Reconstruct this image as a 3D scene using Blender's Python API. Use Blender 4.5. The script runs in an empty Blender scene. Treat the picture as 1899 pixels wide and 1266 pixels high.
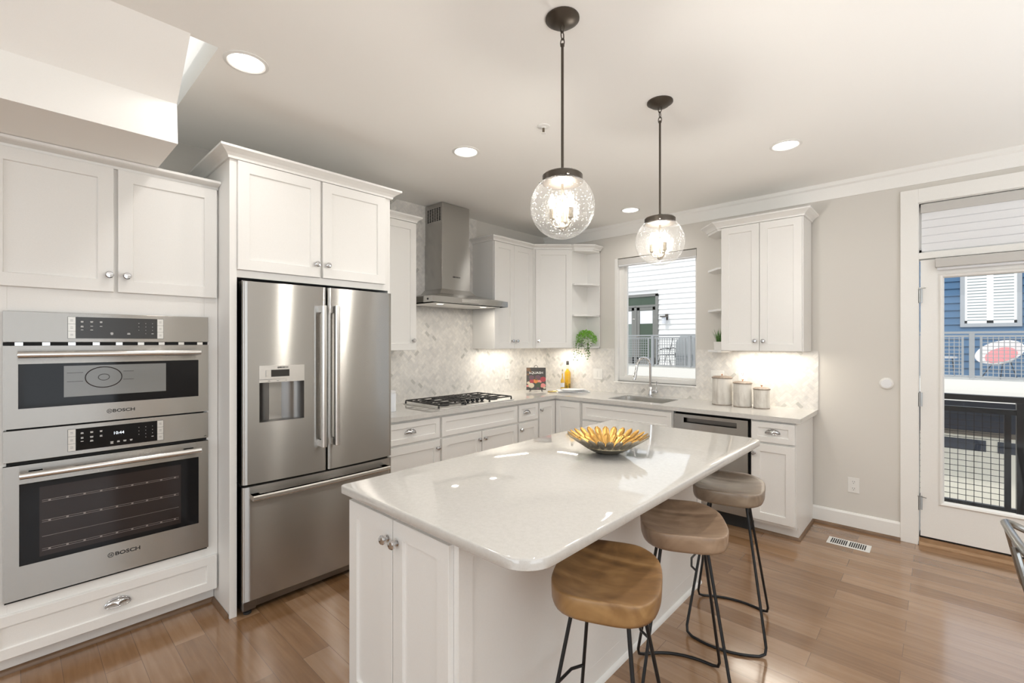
import bpy, bmesh, math, random
from mathutils import Vector, Matrix
random.seed(7)
sc = bpy.context.scene
COL = sc.collection
R = math.radians
# ------------------------------------------------------------------ camera
cam = bpy.data.cameras.new('camera'); cam.sensor_fit = 'HORIZONTAL'; cam.sensor_width = 36.0
cam.lens = 856.96 * 36.0 / 1899; cam.clip_start = 0.02
CAM = bpy.data.objects.new('camera', cam); COL.objects.link(CAM)
CAM.location = (3.5675, -4.4698, 1.4699); CAM.rotation_euler = (R(90), 0, R(42.7656))
sc.camera = CAM
# ------------------------------------------------------------------ world, sun, exposure
w = bpy.data.worlds.new('sky'); sc.world = w; w.use_nodes = True
bgn = w.node_tree.nodes['Background']; bgn.inputs[0].default_value = (0.90, 0.95, 1.0, 1); bgn.inputs[1].default_value = 1.25
def lamp(name, kind, loc, rot, energy, color=(1, 1, 1), **k):
    l = bpy.data.lights.new(name, kind); l.energy = energy; l.color = color
    for a, b in k.items(): setattr(l, a, b)
    o = bpy.data.objects.new(name, l); COL.objects.link(o); o.location = loc; o.rotation_euler = rot
    return o
lamp('sun', 'SUN', (0, -20, 20), (R(42), 0, R(-22)), 1.2, (1, .96, .90), angle=R(3))
# daylight through the tall windows in the part of the room behind the camera
lamp('rear_window_daylight', 'AREA', (3.0, -8.35, 1.45), (R(90), 0, 0), 36, (.88, .95, 1), shape='RECTANGLE', size=3.6, size_y=1.9)
lamp('side_window_daylight', 'AREA', (6.85, -4.9, 1.45), (R(90), 0, R(90)), 24, (.82, .92, 1), shape='RECTANGLE', size=3.0, size_y=1.9)
# added fill panel facing up, out of view, to brighten the ceiling
lamp('added_ceiling_fill', 'AREA', (5.6, -4.2, .5), (R(180), 0, 0), 105, (.90, .955, 1), shape='RECTANGLE', size=2.2, size_y=7.0, spread=R(140))
vs = sc.view_settings
sc.display_settings.display_device = 'sRGB'
vs.view_transform = 'Standard'; vs.look = 'None'; vs.gamma = 1.0; vs.use_curve_mapping = False
vs.exposure = 0.19
try:
    sc.cycles.use_denoising = True; sc.cycles.max_bounces = 10; sc.cycles.diffuse_bounces = 5
    sc.cycles.glossy_bounces = 5; sc.cycles.transparent_max_bounces = 16; sc.cycles.transmission_bounces = 6
    sc.cycles.caustics_reflective = False; sc.cycles.caustics_refractive = False
    sc.cycles.sample_clamp_indirect = 25.0
except Exception: pass

# ================================================================== materials
def nt(name):
    m = bpy.data.materials.new(name); m.use_nodes = True
    t = m.node_tree; b = t.nodes['Principled BSDF']
    return m, t, b
def N(t, typ, **k):
    n = t.nodes.new(typ)
    for a, v in k.items():
        if a.startswith('i_'):
            key = a[2:]
            n.inputs[int(key) if key.isdigit() else key.replace('_', ' ')].default_value = v
        else: setattr(n, a, v)
    return n
def L(t, a, ao, b, bi): t.links.new(a.outputs[ao], b.inputs[bi])
def mth(t, op, a, b=None, c=None):
    n = t.nodes.new('ShaderNodeMath'); n.operation = op
    for i, v in enumerate((a, b, c)):
        if v is None: continue
        if isinstance(v, (int, float)): n.inputs[i].default_value = v
        else: t.links.new(v, n.inputs[i])
    return n.outputs[0]
def c4(c): return (c[0], c[1], c[2], 1)
def plain(name, col, rough=.5, metal=0, bump=0, bscale=200, spec=.5, coat=0, **k):
    m, t, b = nt(name)
    b.inputs['Base Color'].default_value = c4(col); b.inputs['Roughness'].default_value = rough
    b.inputs['Metallic'].default_value = metal; b.inputs['Specular IOR Level'].default_value = spec
    b.inputs['Coat Weight'].default_value = coat
    tc = N(t, 'ShaderNodeTexCoord'); nz = N(t, 'ShaderNodeTexNoise', i_Scale=bscale, i_Detail=2.0)
    L(t, tc, 'Object', nz, 'Vector')
    hs = N(t, 'ShaderNodeHueSaturation'); hs.inputs['Color'].default_value = c4(col)
    L(t, nz, 'Fac', mr_ := N(t, 'ShaderNodeMapRange', i_3=.97, i_4=1.03), 0)
    L(t, mr_, 0, hs, 'Value'); L(t, hs, 0, b, 'Base Color')
    if bump:
        bp = N(t, 'ShaderNodeBump', i_Strength=bump, i_Distance=.002); L(t, nz, 'Fac', bp, 'Height'); L(t, bp, 0, b, 'Normal')
    return m
def emis(name, col, s):
    m = bpy.data.materials.new(name); m.use_nodes = True; t = m.node_tree
    t.nodes.clear(); e = N(t, 'ShaderNodeEmission'); e.inputs[0].default_value = c4(col); e.inputs[1].default_value = s
    o = N(t, 'ShaderNodeOutputMaterial'); L(t, e, 0, o, 0); return m
def steel(name, col=(.47, .46, .44), rough=.25, an=1.0, scale=(3, 3, 420)):
    m, t, b = nt(name)
    b.inputs['Metallic'].default_value = 1; b.inputs['Anisotropic'].default_value = an
    tg = N(t, 'ShaderNodeCombineXYZ', i_2=1.0); L(t, tg, 0, b, 'Tangent')
    tc = N(t, 'ShaderNodeTexCoord'); mp = N(t, 'ShaderNodeMapping'); mp.inputs['Scale'].default_value = scale
    nz = N(t, 'ShaderNodeTexNoise', i_Scale=1.0, i_Detail=3.0); L(t, tc, 'Object', mp, 0); L(t, mp, 0, nz, 'Vector')
    mr = N(t, 'ShaderNodeMapRange', i_3=rough, i_4=rough + .002); L(t, nz, 'Fac', mr, 0); L(t, mr, 0, b, 'Roughness')
    hs = N(t, 'ShaderNodeHueSaturation'); hs.inputs['Color'].default_value = c4(col)
    m2 = N(t, 'ShaderNodeMapRange', i_3=.99, i_4=1.01); L(t, nz, 'Fac', m2, 0); L(t, m2, 0, hs, 'Value'); L(t, hs, 0, b, 'Base Color')
    return m
def thin_glass(name, tint=(1, 1, 1), base=.04, edge=.55, rough=0.0, seeds=0):
    m = bpy.data.materials.new(name); m.use_nodes = True; t = m.node_tree; t.nodes.clear()
    tr = N(t, 'ShaderNodeBsdfTransparent'); tr.inputs[0].default_value = c4(tint)
    gl = N(t, 'ShaderNodeBsdfGlossy'); gl.inputs['Roughness'].default_value = rough
    lw = N(t, 'ShaderNodeLayerWeight', i_Blend=.5)
    pw = mth(t, 'POWER', lw.outputs['Facing'], 4.0)
    fac = mth(t, 'MULTIPLY_ADD', pw, edge, base)
    mix = N(t, 'ShaderNodeMixShader'); L(t, tr, 0, mix, 1); L(t, gl, 0, mix, 2)
    if seeds:
        tc = N(t, 'ShaderNodeTexCoord'); vo = N(t, 'ShaderNodeTexVoronoi', i_Scale=95.0); L(t, tc, 'Object', vo, 'Vector')
        vo2 = N(t, 'ShaderNodeTexNoise', i_Scale=9.0); L(t, tc, 'Object', vo2, 'Vector')
        rad = mth(t, 'MULTIPLY', vo2.outputs['Fac'], .30)
        dot = mth(t, 'LESS_THAN', vo.outputs['Distance'], rad)
        fac0 = mth(t, 'MULTIPLY_ADD', dot, seeds, .012)
        bp = N(t, 'ShaderNodeBump', i_Strength=.35, i_Distance=.004); L(t, vo, 'Distance', bp, 'Height'); L(t, bp, 0, gl, 'Normal')
    t.links.new(fac, mix.inputs[0])
    if seeds:
        tl_ = N(t, 'ShaderNodeBsdfTranslucent'); tl_.inputs[0].default_value = (1, 1, 1, 1); df = N(t, 'ShaderNodeBsdfDiffuse'); df.inputs[0].default_value = (.9, .9, .9, 1)
        m1 = N(t, 'ShaderNodeMixShader'); L(t, tl_, 0, m1, 1); L(t, df, 0, m1, 2)
        m2 = N(t, 'ShaderNodeMixShader'); t.links.new(fac0, m2.inputs[0]); L(t, mix, 0, m2, 1); L(t, m1, 0, m2, 2); mix = m2
    o = N(t, 'ShaderNodeOutputMaterial'); L(t, mix, 0, o, 0); return m
def quartz():
    m, t, b = nt('quartz')
    tc = N(t, 'ShaderNodeNewGeometry')
    n1 = N(t, 'ShaderNodeTexNoise', i_Scale=60.0, i_Detail=4.0); n2 = N(t, 'ShaderNodeTexNoise', i_Scale=320.0, i_Detail=2.0)
    L(t, tc, 'Position', n1, 'Vector'); L(t, tc, 'Position', n2, 'Vector')
    s = mth(t, 'ADD', mth(t, 'MULTIPLY', n1.outputs['Fac'], .5), mth(t, 'MULTIPLY', n2.outputs['Fac'], .5))
    r = N(t, 'ShaderNodeValToRGB'); r.color_ramp.elements[0].position = .34; r.color_ramp.elements[1].position = .62
    r.color_ramp.elements[0].color = (.57, .555, .525, 1); r.color_ramp.elements[1].color = (.63, .615, .585, 1)
    t.links.new(s, r.inputs[0]); L(t, r, 0, b, 'Base Color'); b.inputs['Roughness'].default_value = .035; b.inputs['Specular IOR Level'].default_value = .85
    return m
def herring(name, ax):
    m, t, b = nt(name)
    g = N(t, 'ShaderNodeNewGeometry'); sp = N(t, 'ShaderNodeSeparateXYZ'); L(t, g, 'Position', sp, 0)
    a = sp.outputs[ax]; z = sp.outputs[2]
    W = .0285; k = 1 / (W * math.sqrt(2))
    u = mth(t, 'MULTIPLY', mth(t, 'ADD', a, z), k); v = mth(t, 'MULTIPLY', mth(t, 'SUBTRACT', z, a), k)
    i = mth(t, 'FLOOR', u); j = mth(t, 'FLOOR', v)
    d = mth(t, 'SUBTRACT', i, j)
    kk = mth(t, 'SUBTRACT', d, mth(t, 'MULTIPLY', mth(t, 'FLOOR', mth(t, 'DIVIDE', d, 4.0)), 4.0))
    kk = mth(t, 'ROUND', kk)
    hor = mth(t, 'LESS_THAN', kk, 1.5); ver = mth(t, 'SUBTRACT', 1.0, hor)
    si = mth(t, 'SUBTRACT', i, mth(t, 'MULTIPLY', hor, kk))
    sj = mth(t, 'SUBTRACT', j, mth(t, 'MULTIPLY', ver, mth(t, 'SUBTRACT', 3.0, kk)))
    lu = mth(t, 'SUBTRACT', u, si); lv = mth(t, 'SUBTRACT', v, sj)
    lenu = mth(t, 'ADD', 1.0, hor); lenv = mth(t, 'ADD', 1.0, ver)
    e = mth(t, 'MINIMUM', mth(t, 'MINIMUM', lu, mth(t, 'SUBTRACT', lenu, lu)), mth(t, 'MINIMUM', lv, mth(t, 'SUBTRACT', lenv, lv)))
    grout = mth(t, 'LESS_THAN', e, .045)
    cb = N(t, 'ShaderNodeCombineXYZ'); t.links.new(si, cb.inputs[0]); t.links.new(sj, cb.inputs[1]); t.links.new(hor, cb.inputs[2])
    wn = N(t, 'ShaderNodeTexWhiteNoise'); L(t, cb, 0, wn, 'Vector')
    r = N(t, 'ShaderNodeValToRGB'); cr = r.color_ramp; cr.interpolation = 'LINEAR'
    cr.elements[0].position = 0; cr.elements[0].color = (.52, .51, .48, 1)
    cr.elements[1].position = 1; cr.elements[1].color = (.80, .775, .735, 1)
    for p_, c_ in ((.02, (.58, .57, .54)), (.06, (.68, .665, .64)), (.4, (.735, .715, .685))):
        el = cr.elements.new(p_); el.color = c4(c_)
    L(t, wn, 'Value', r, 0)
    nz = N(t, 'ShaderNodeTexNoise', i_Scale=14.0, i_Detail=6.0, i_Distortion=1.5); L(t, g, 'Position', nz, 'Vector')
    mr = N(t, 'ShaderNodeMapRange', i_1=.3, i_2=.7, i_3=.90, i_4=1.06); L(t, nz, 'Fac', mr, 0)
    hs = N(t, 'ShaderNodeHueSaturation'); L(t, r, 0, hs, 'Color'); L(t, mr, 0, hs, 'Value')
    mx = N(t, 'ShaderNodeMix', data_type='RGBA'); t.links.new(grout, mx.inputs[0]); L(t, hs, 0, mx, 6); mx.inputs[7].default_value = (.70, .67, .62, 1)
    L(t, mx, 2, b, 'Base Color'); b.inputs['Roughness'].default_value = .28
    return m
def floorwood():
    m, t, b = nt('floor_planks')
    g = N(t, 'ShaderNodeNewGeometry'); mp = N(t, 'ShaderNodeMapping'); L(t, g, 'Position', mp, 0)
    br = N(t, 'ShaderNodeTexBrick', offset=.37, offset_frequency=2, squash=1.0)
    br.inputs['Scale'].default_value = 1; br.inputs['Mortar Size'].default_value = .0013; br.inputs['Mortar Smooth'].default_value = .3
    br.inputs['Brick Width'].default_value = .86; br.inputs['Row Height'].default_value = .127; br.inputs['Bias'].default_value = 0
    br.inputs['Color1'].default_value = (0, 0, 0, 1); br.inputs['Color2'].default_value = (1, 1, 1, 1); br.inputs['Mortar'].default_value = (.5, .5, .5, 1)
    L(t, mp, 0, br, 'Vector')
    m2 = N(t, 'ShaderNodeMapping'); m2.inputs['Scale'].default_value = (3.0, 42, 1); L(t, g, 'Position', m2, 0)
    ad = N(t, 'ShaderNodeVectorMath', operation='MULTIPLY_ADD'); L(t, br, 'Color', ad, 0); ad.inputs[1].default_value = (9, 5, 3); L(t, m2, 0, ad, 2)
    nz = N(t, 'ShaderNodeTexNoise', i_Scale=1.0, i_Detail=6.0, i_Distortion=.6); L(t, ad, 0, nz, 'Vector')
    m3 = N(t, 'ShaderNodeMapping'); m3.inputs['Scale'].default_value = (3, 8, 1); L(t, g, 'Position', m3, 0)
    n3 = N(t, 'ShaderNodeTexNoise', i_Scale=1.0, i_Detail=4.0); L(t, m3, 0, n3, 'Vector')
    s = mth(t, 'ADD', mth(t, 'MULTIPLY', br.outputs['Color'], .38), mth(t, 'ADD', mth(t, 'MULTIPLY', nz.outputs['Fac'], .42), mth(t, 'MULTIPLY', n3.outputs['Fac'], .30)))
    r = N(t, 'ShaderNodeValToRGB'); cr = r.color_ramp
    cr.elements[0].position = .22; cr.elements[0].color = (.165, .078, .030, 1)
    cr.elements[1].position = .85; cr.elements[1].color = (.40, .255, .155, 1)
    el = cr.elements.new(.5); el.color = (.275, .153, .075, 1)
    t.links.new(s, r.inputs[0])
    mx = N(t, 'ShaderNodeMix', data_type='RGBA'); L(t, br, 'Fac', mx, 0); L(t, r, 0, mx, 6); mx.inputs[7].default_value = (.15, .085, .05, 1)
    L(t, mx, 2, b, 'Base Color')
    b.inputs['Roughness'].default_value = .2; b.inputs['Coat Weight'].default_value = .6; b.inputs['Coat Roughness'].default_value = .12; b.inputs['Coat IOR'].default_value = 1.75
    bp = N(t, 'ShaderNodeBump', i_Strength=.12, i_Distance=.002); t.links.new(mth(t, 'SUBTRACT', mth(t, 'MULTIPLY', nz.outputs['Fac'], .25), br.outputs['Fac']), bp.inputs['Height'])
    L(t, bp, 0, b, 'Normal')
    return m
def grain(name, ca, cb_, cc, sc_=(14, 2.0, 10), rough=.42, bump=.2):
    m, t, b = nt(name)
    tc = N(t, 'ShaderNodeTexCoord'); mp = N(t, 'ShaderNodeMapping'); mp.inputs['Scale'].default_value = sc_; L(t, tc, 'Object', mp, 0)
    nz = N(t, 'ShaderNodeTexNoise', i_Scale=1.0, i_Detail=6.0, i_Distortion=1.2); L(t, mp, 0, nz, 'Vector')
    n2 = N(t, 'ShaderNodeTexNoise', i_Scale=5.0, i_Detail=3.0, i_Distortion=2.0); L(t, tc, 'Object', n2, 'Vector')
    s = mth(t, 'ADD', mth(t, 'MULTIPLY', nz.outputs['Fac'], .6), mth(t, 'MULTIPLY', n2.outputs['Fac'], .4))
    r = N(t, 'ShaderNodeValToRGB'); cr = r.color_ramp
    cr.elements[0].position = .3; cr.elements[0].color = c4(ca); cr.elements[1].position = .7; cr.elements[1].color = c4(cc)
    el = cr.elements.new(.5); el.color = c4(cb_); t.links.new(s, r.inputs[0]); L(t, r, 0, b, 'Base Color')
    b.inputs['Roughness'].default_value = rough
    bp = N(t, 'ShaderNodeBump', i_Strength=bump, i_Distance=.002); L(t, nz, 'Fac', bp, 'Height'); L(t, bp, 0, b, 'Normal')
    return m
M = {}
M['cab'] = plain('cabinet_paint', (.81, .80, .775), .36)
M['trim'] = plain('trim_paint', (.85, .84, .81), .35)
M['wall'] = plain('wall_paint', (.68, .655, .61), .75, bump=.06, bscale=400)
M['ceil'] = plain('ceiling_paint', (.93, .92, .89), .85, bump=.05, bscale=400)
M['steel'] = steel('brushed_steel')
M['steelo'] = steel('oven_steel', (.40, .385, .36), .27, 1.0)
M['tray'] = plain('satin_steel', (.80, .79, .77), .4, 1)
M['steel2'] = steel('bright_steel', (.75, .74, .72), .22, .5)
M['steeld'] = steel('dark_steel', (.22, .21, .20), .3, .6)
M['chrome'] = plain('chrome', (.62, .62, .63), .06, 1)
M['bronze'] = plain('dark_bronze', (.10, .085, .07), .38, .85)
M['nickel'] = plain('aged_nickel', (.20, .17, .13), .4, .9)
M['blk'] = plain('black_metal', (.013, .013, .014), .38, .3)
M['iron'] = plain('cast_iron', (.035, .034, .033), .55, .2, bump=.3, bscale=300)
M['bglass'] = plain('black_glass', (.010, .010, .011), .05, spec=.22)
M['gglass'] = plain('grey_oven_glass', (.22, .225, .22), .12)
M['ovenin'] = plain('oven_window_glass', (.030, .023, .022), .06, spec=.3)
M['rack'] = plain('oven_rack', (.30, .27, .25), .3, .8)
M['panelblk'] = plain('display_panel', (.03, .028, .026), .25)
M['button'] = plain('button_steel', (.66, .64, .60), .35, .6)
M['ink'] = plain('black_ink', (.02, .02, .02), .5)
M['legend'] = plain('white_legend', (.75, .75, .73), .5)
M['lit'] = emis('lit_digits', (.85, .92, 1), 1.6)
M['rubber'] = plain('black_rubber', (.02, .02, .02), .6)
M['quartz'] = quartz()
M['herrL'] = herring('marble_herringbone', 1)
M['herrB'] = herring('marble_herringbone_back', 0)
M['floor'] = floorwood()
M['shoe'] = grain('wood_shoe_mould', (.14, .08, .045), (.19, .115, .066), (.25, .16, .095), (4, 4, 4), .4)
M['thresh'] = grain('wood_threshold', (.27, .155, .08), (.36, .22, .12), (.45, .29, .17), (3, 40, 3), .35)
M['seatA'] = grain('seat_wood_honey', (.10, .048, .018), (.25, .135, .052), (.43, .26, .11), (2.5, 11, 6), .34, .35)
M['seatB'] = grain('seat_wood_brown_sheen', (.14, .085, .055), (.28, .19, .125), (.43, .31, .215), (2.5, 12, 6), .34, .35)  # same seat wood, some daylight sheen mixed into the colour
M['seatC'] = grain('seat_wood_grey_sheen', (.11, .08, .055), (.22, .165, .12), (.36, .29, .215), (2.5, 12, 6), .28, .35)  # same seat wood, greyed to paint in daylight reflected off the far seat
M['glass'] = thin_glass('window_glass', (1, 1, 1), .015, .5)
M['seeded'] = thin_glass('seeded_glass', (.97, .97, .96), .05, .9, .03, seeds=.30)
M['bulb'] = emis('lit_bulb', (1, .90, .74), 14)
M['bulbg'] = thin_glass('bulb_glass', (1, 1, 1), .05, .5)
M['dl'] = emis('downlight_lens', (1, .96, .9), 7)
M['hoodlit'] = emis('hood_lens', (1, .92, .8), 4)
M['white'] = plain('white_plastic', (.80, .79, .76), .35)
M['shade'] = plain('blind_fabric', (.56, .545, .52), .8)
M['shadew'] = plain('white_blind', (.80, .81, .83), .7)
M['gold'] = plain('hammered_gold', (.56, .33, .10), .36, 1, bump=.8, bscale=60)
M['silv'] = plain('tarnished_silver', (.50, .45, .36), .3, 1, bump=.6, bscale=60)
M['leaf'] = plain('green_leaves', (.22, .50, .05), .5)
M['leaf2'] = plain('grass_blades', (.10, .22, .06), .5)
M['leafd'] = plain('dark_trailing_leaves', (.10, .20, .04), .5)
M['pot'] = plain('white_ceramic', (.80, .78, .75), .3)
M['oil'] = plain('golden_oil', (.80, .46, .012), .12)
M['cork'] = plain('dark_stopper', (.06, .055, .05), .5)
M['bottle'] = thin_glass('bottle_glass', (.97, .97, .93), .06, .6)
M['herb'] = plain('steeped_herbs', (.16, .12, .02), .6)
M['label'] = plain('paper_label', (.72, .74, .78), .7)
M['linen'] = plain('linen', (.74, .74, .75), .9, bump=.3, bscale=500)
M['linend'] = plain('linen_stripe', (.35, .35, .37), .9)
M['brass'] = plain('brass', (.52, .38, .16), .25, 1)
M['copper'] = plain('copper', (.62, .30, .17), .25, 1)
M['wash'] = grain('whitewashed_wood', (.48, .44, .39), (.68, .65, .60), (.76, .73, .68), (26, 26, 2.2), .6)
M['lid'] = grain('lid_wood', (.17, .13, .10), (.27, .215, .17), (.42, .35, .28), (30, 5, 5), .5)
M['gun'] = steel('gunmetal', (.36, .36, .35), .28, .2, (40, 40, 40))
M['dark'] = plain('dark_recess', (.01, .01, .01), .8)
M['deck'] = plain('deck_board', (.30, .28, .26), .8)
# exterior
M['sidw'] = plain('white_siding', (.86, .86, .85), .7)
M['sidb'] = plain('blue_siding', (.05, .135, .255), .6)
M['slab'] = plain('white_fascia', (.80, .78, .72), .7)
M['cream'] = plain('cream_wall', (.78, .75, .64), .8)
M['navy'] = plain('dark_navy', (.025, .032, .05), .5)
M['taupe'] = plain('taupe_band', (.16, .14, .115), .7)
M['railg'] = plain('grey_rail', (.32, .33, .335), .45, .2)
M['frameg'] = plain('grey_door_frame', (.20, .20, .185), .5)
M['dglass'] = plain('green_tinted_glass', (.055, .085, .055), .08)
M['pglass'] = plain('grey_tinted_glass', (.20, .24, .22), .08)
M['wframe'] = plain('grey_window_frame', (.38, .40, .42), .5)
M['shut'] = plain('white_shutter', (.88, .89, .88), .5)
M['shutgap'] = plain('shutter_gap', (.16, .24, .25), .6)
M['pink'] = plain('pink_cushion', (.80, .26, .27), .8)
M['wicker'] = plain('white_wicker', (.85, .82, .80), .6)
M['cover'] = plain('grey_grill_cover', (.34, .36, .37), .7)

# ================================================================== mesh helpers
class Fr:
    """face frame: a along u, b up, c out along n"""
    def __init__(s, o, u, n): s.o = Vector(o); s.u = Vector(u).normalized(); s.n = Vector(n).normalized()
    def __call__(s, a, b, c): return s.o + s.u * a + Vector((0, 0, b)) + s.n * c
WLD = Fr((0, 0, 0), (1, 0, 0), (0, 1, 0))            # box(a=x, b=z, c=y)
LW = Fr((0, 0, 0), (0, 1, 0), (1, 0, 0))             # left wall: a=y, c=x
BW = Fr((0, 0, 0), (1, 0, 0), (0, -1, 0))            # window wall: a=x, c=-y
class MB:
    def __init__(s): s.v = []; s.f = []; s.mi = []; s.cur = 0
    def add(s, vs, fs):
        k = len(s.v); s.v += [Vector(p) for p in vs]
        for f in fs: s.f.append([k + i for i in f]); s.mi.append(s.cur)
        return s
    def box(s, x0, x1, y0, y1, z0, z1): return s.fbox(WLD, x0, x1, z0, z1, y0, y1)
    def fbox(s, fr, a0, a1, b0, b1, c0, c1):
        P = [fr(a, b, c) for c in (c0, c1) for b in (b0, b1) for a in (a0, a1)]
        return s.add(P, [(0, 1, 3, 2), (4, 6, 7, 5), (0, 4, 5, 1), (2, 3, 7, 6), (0, 2, 6, 4), (1, 5, 7, 3)])
    def loops(s, ls, cap0=True, cap1=True, closed=True):
        n = len(ls[0]); vs = [p for l in ls for p in l]; fs = []
        for k in range(len(ls) - 1):
            for i in range(n if closed else n - 1):
                j = (i + 1) % n
                fs.append((k * n + i, k * n + j, (k + 1) * n + j, (k + 1) * n + i))
        if cap0: fs.append(tuple(range(n - 1, -1, -1)))
        if cap1: fs.append(tuple((len(ls) - 1) * n + i for i in range(n)))
        return s.add(vs, fs)
    def shaker(s, fr, a0, a1, b0, b1, c0, t=.02, rail=.057, rec=.009):
        def lp(i, c): return [fr(a0 + i, b0 + i, c), fr(a1 - i, b0 + i, c), fr(a1 - i, b1 - i, c), fr(a0 + i, b1 - i, c)]
        return s.loops([lp(0, c0), lp(0, c0 + t - .0015), lp(.0015, c0 + t), lp(rail, c0 + t), lp(rail + .003, c0 + t - rec)])
    def lathe(s, p, ax, prof, n=24, cap=True):
        ax = Vector(ax).normalized(); t = Vector((1, 0, 0)) if abs(ax.x) < .9 else Vector((0, 1, 0))
        e1 = ax.cross(t).normalized(); e2 = ax.cross(e1); p = Vector(p)
        ls = [[p + ax * h + (e1 * math.cos(2 * math.pi * i / n) + e2 * math.sin(2 * math.pi * i / n)) * max(r, 1e-5) for i in range(n)] for r, h in prof]
        return s.loops(ls, cap, cap)
    def tube(s, pts, r, n=8, closed=False, cap=True):
        pts = [Vector(p) for p in pts]; m = len(pts); ls = []
        rr = r if isinstance(r, (list, tuple)) else [r] * m
        tg = []
        for i in range(m):
            a = pts[i - 1] if (i > 0 or closed) else pts[i]; b = pts[(i + 1) % m] if (i < m - 1 or closed) else pts[i]
            tg.append((b - a).normalized())
        t0 = tg[0]; e = Vector((0, 0, 1)) if abs(t0.z) < .9 else Vector((1, 0, 0))
        e = (e - t0 * e.dot(t0)).normalized()
        for i in range(m):
            e = (e - tg[i] * e.dot(tg[i])).normalized(); f = tg[i].cross(e)
            ls.append([pts[i] + (e * math.cos(2 * math.pi * k / n) + f * math.sin(2 * math.pi * k / n)) * rr[i] for k in range(n)])
        if closed: ls.append(ls[0]); cap = False
        return s.loops(ls, cap, cap)
    def prism(s, poly, z0, z1): return s.loops([[Vector((x, y, z0)) for x, y in poly], [Vector((x, y, z1)) for x, y in poly]])
    def sweep(s, path, prof, side=1):
        """profile (out, z) along plan path; out is to the right of travel when side = 1"""
        P = [Vector((x, y)) for x, y in path]; nr = []
        for i in range(len(P) - 1):
            d = (P[i + 1] - P[i]).normalized(); nr.append(Vector((d.y, -d.x)) * side)
        ls = []
        for i, p in enumerate(P):
            if i == 0: m = nr[0]
            elif i == len(P) - 1: m = nr[-1]
            else: m = (nr[i - 1] + nr[i]) / (1 + nr[i - 1].dot(nr[i]))
            ls.append([Vector((p.x + m.x * o, p.y + m.y * o, z)) for o, z in prof])
        return s.loops(ls)
    def build(s, name, mat, parent=None, loc=None, smooth=False, bevel=0, label=None, seg=2, ang=35):
        off = Vector((0, 0, 0))
        if parent is not None:
            q = parent
            while q is not None: off += Vector(q.location); q = q.parent
        elif loc is not None: off = Vector(loc)
        if parent is None and loc is None and s.v and name not in KEEP0:
            xs = [p.x for p in s.v]; ys = [p.y for p in s.v]; zs = [p.z for p in s.v]
            loc = ((min(xs) + max(xs)) / 2, (min(ys) + max(ys)) / 2, min(zs)); off = Vector(loc)
        me = bpy.data.meshes.new(name); bm = bmesh.new()
        vv = [bm.verts.new(p - off) for p in s.v]
        for f, mi in zip(s.f, s.mi):
            try: q = bm.faces.new([vv[i] for i in f]); q.material_index = mi
            except ValueError: pass
        bmesh.ops.recalc_face_normals(bm, faces=bm.faces); bm.to_mesh(me); bm.free()
        for m_ in (mat if isinstance(mat, (list, tuple)) else [mat]): me.materials.append(M[m_])
        if smooth:
            me.polygons.foreach_set('use_smooth', [True] * len(me.polygons))
            me.set_sharp_from_angle(angle=R(ang))
        o = bpy.data.objects.new(name, me); COL.objects.link(o)
        if parent is not None: o.parent = parent
        elif loc is not None: o.location = loc
        if bevel:
            b = o.modifiers.new('edge', 'BEVEL'); b.width = bevel; b.segments = seg; b.limit_method = 'ANGLE'; b.angle_limit = R(40)
        if label: o['label'] = label
        return o
KEEP0 = ('floor', 'ceiling')
def thing(name, label, cat, loc=(0, 0, 0), rz=0, group=None):
    o = bpy.data.objects.new(name, None); COL.objects.link(o); o.location = loc; o.rotation_euler = (0, 0, rz)
    o.empty_display_size = .1
    return tag(o, label, cat, group)
def tag(o, label, cat, group=None):
    o['label'] = label; o['category'] = cat
    if group: o['group'] = group
    return o
def struct(o, label=None):
    o['kind'] = 'structure'
    if label: o['label'] = label
    return o
def text(name, body, size, loc, fr, mat, parent, sx=1.0, off=0, depth=.0006):
    cu = bpy.data.curves.new(name, 'FONT'); cu.body = body; cu.size = size; cu.align_x = 'CENTER'; cu.align_y = 'CENTER'
    cu.extrude = depth; cu.offset = off; cu.resolution_u = 3
    tmp = bpy.data.objects.new('tmp', cu); COL.objects.link(tmp)
    bpy.context.view_layer.update()
    me = bpy.data.meshes.new_from_object(tmp.evaluated_get(bpy.context.evaluated_depsgraph_get())); me.name = name
    bpy.data.objects.remove(tmp)
    u, z, n = fr.u, Vector((0, 0, 1)), fr.n
    if u.cross(z).dot(n) < 0: pass
    offv = Vector((0, 0, 0)); q = parent
    while q is not None: offv += Vector(q.location); q = q.parent
    for v in me.vertices:
        c = Vector(v.co); v.co = Vector(loc) + u * (c.x * sx) + z * c.y + n * c.z - offv
    me.materials.clear(); me.materials.append(M[mat])
    o = bpy.data.objects.new(name, me); COL.objects.link(o); o.parent = parent
    return o
def knob(fr, a, b, c, parent, r=.0165):
    m = MB(); m.lathe(fr(a, b, c), fr.n, [(.010, 0), (.010, .002), (.0055, .004), (.0055, .014), (.010, .017), (r, .021), (r, .026), (r * .8, .030), (.001, .0315)], 20)
    return m.build('knob', 'chrome', parent, smooth=True)
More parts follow.
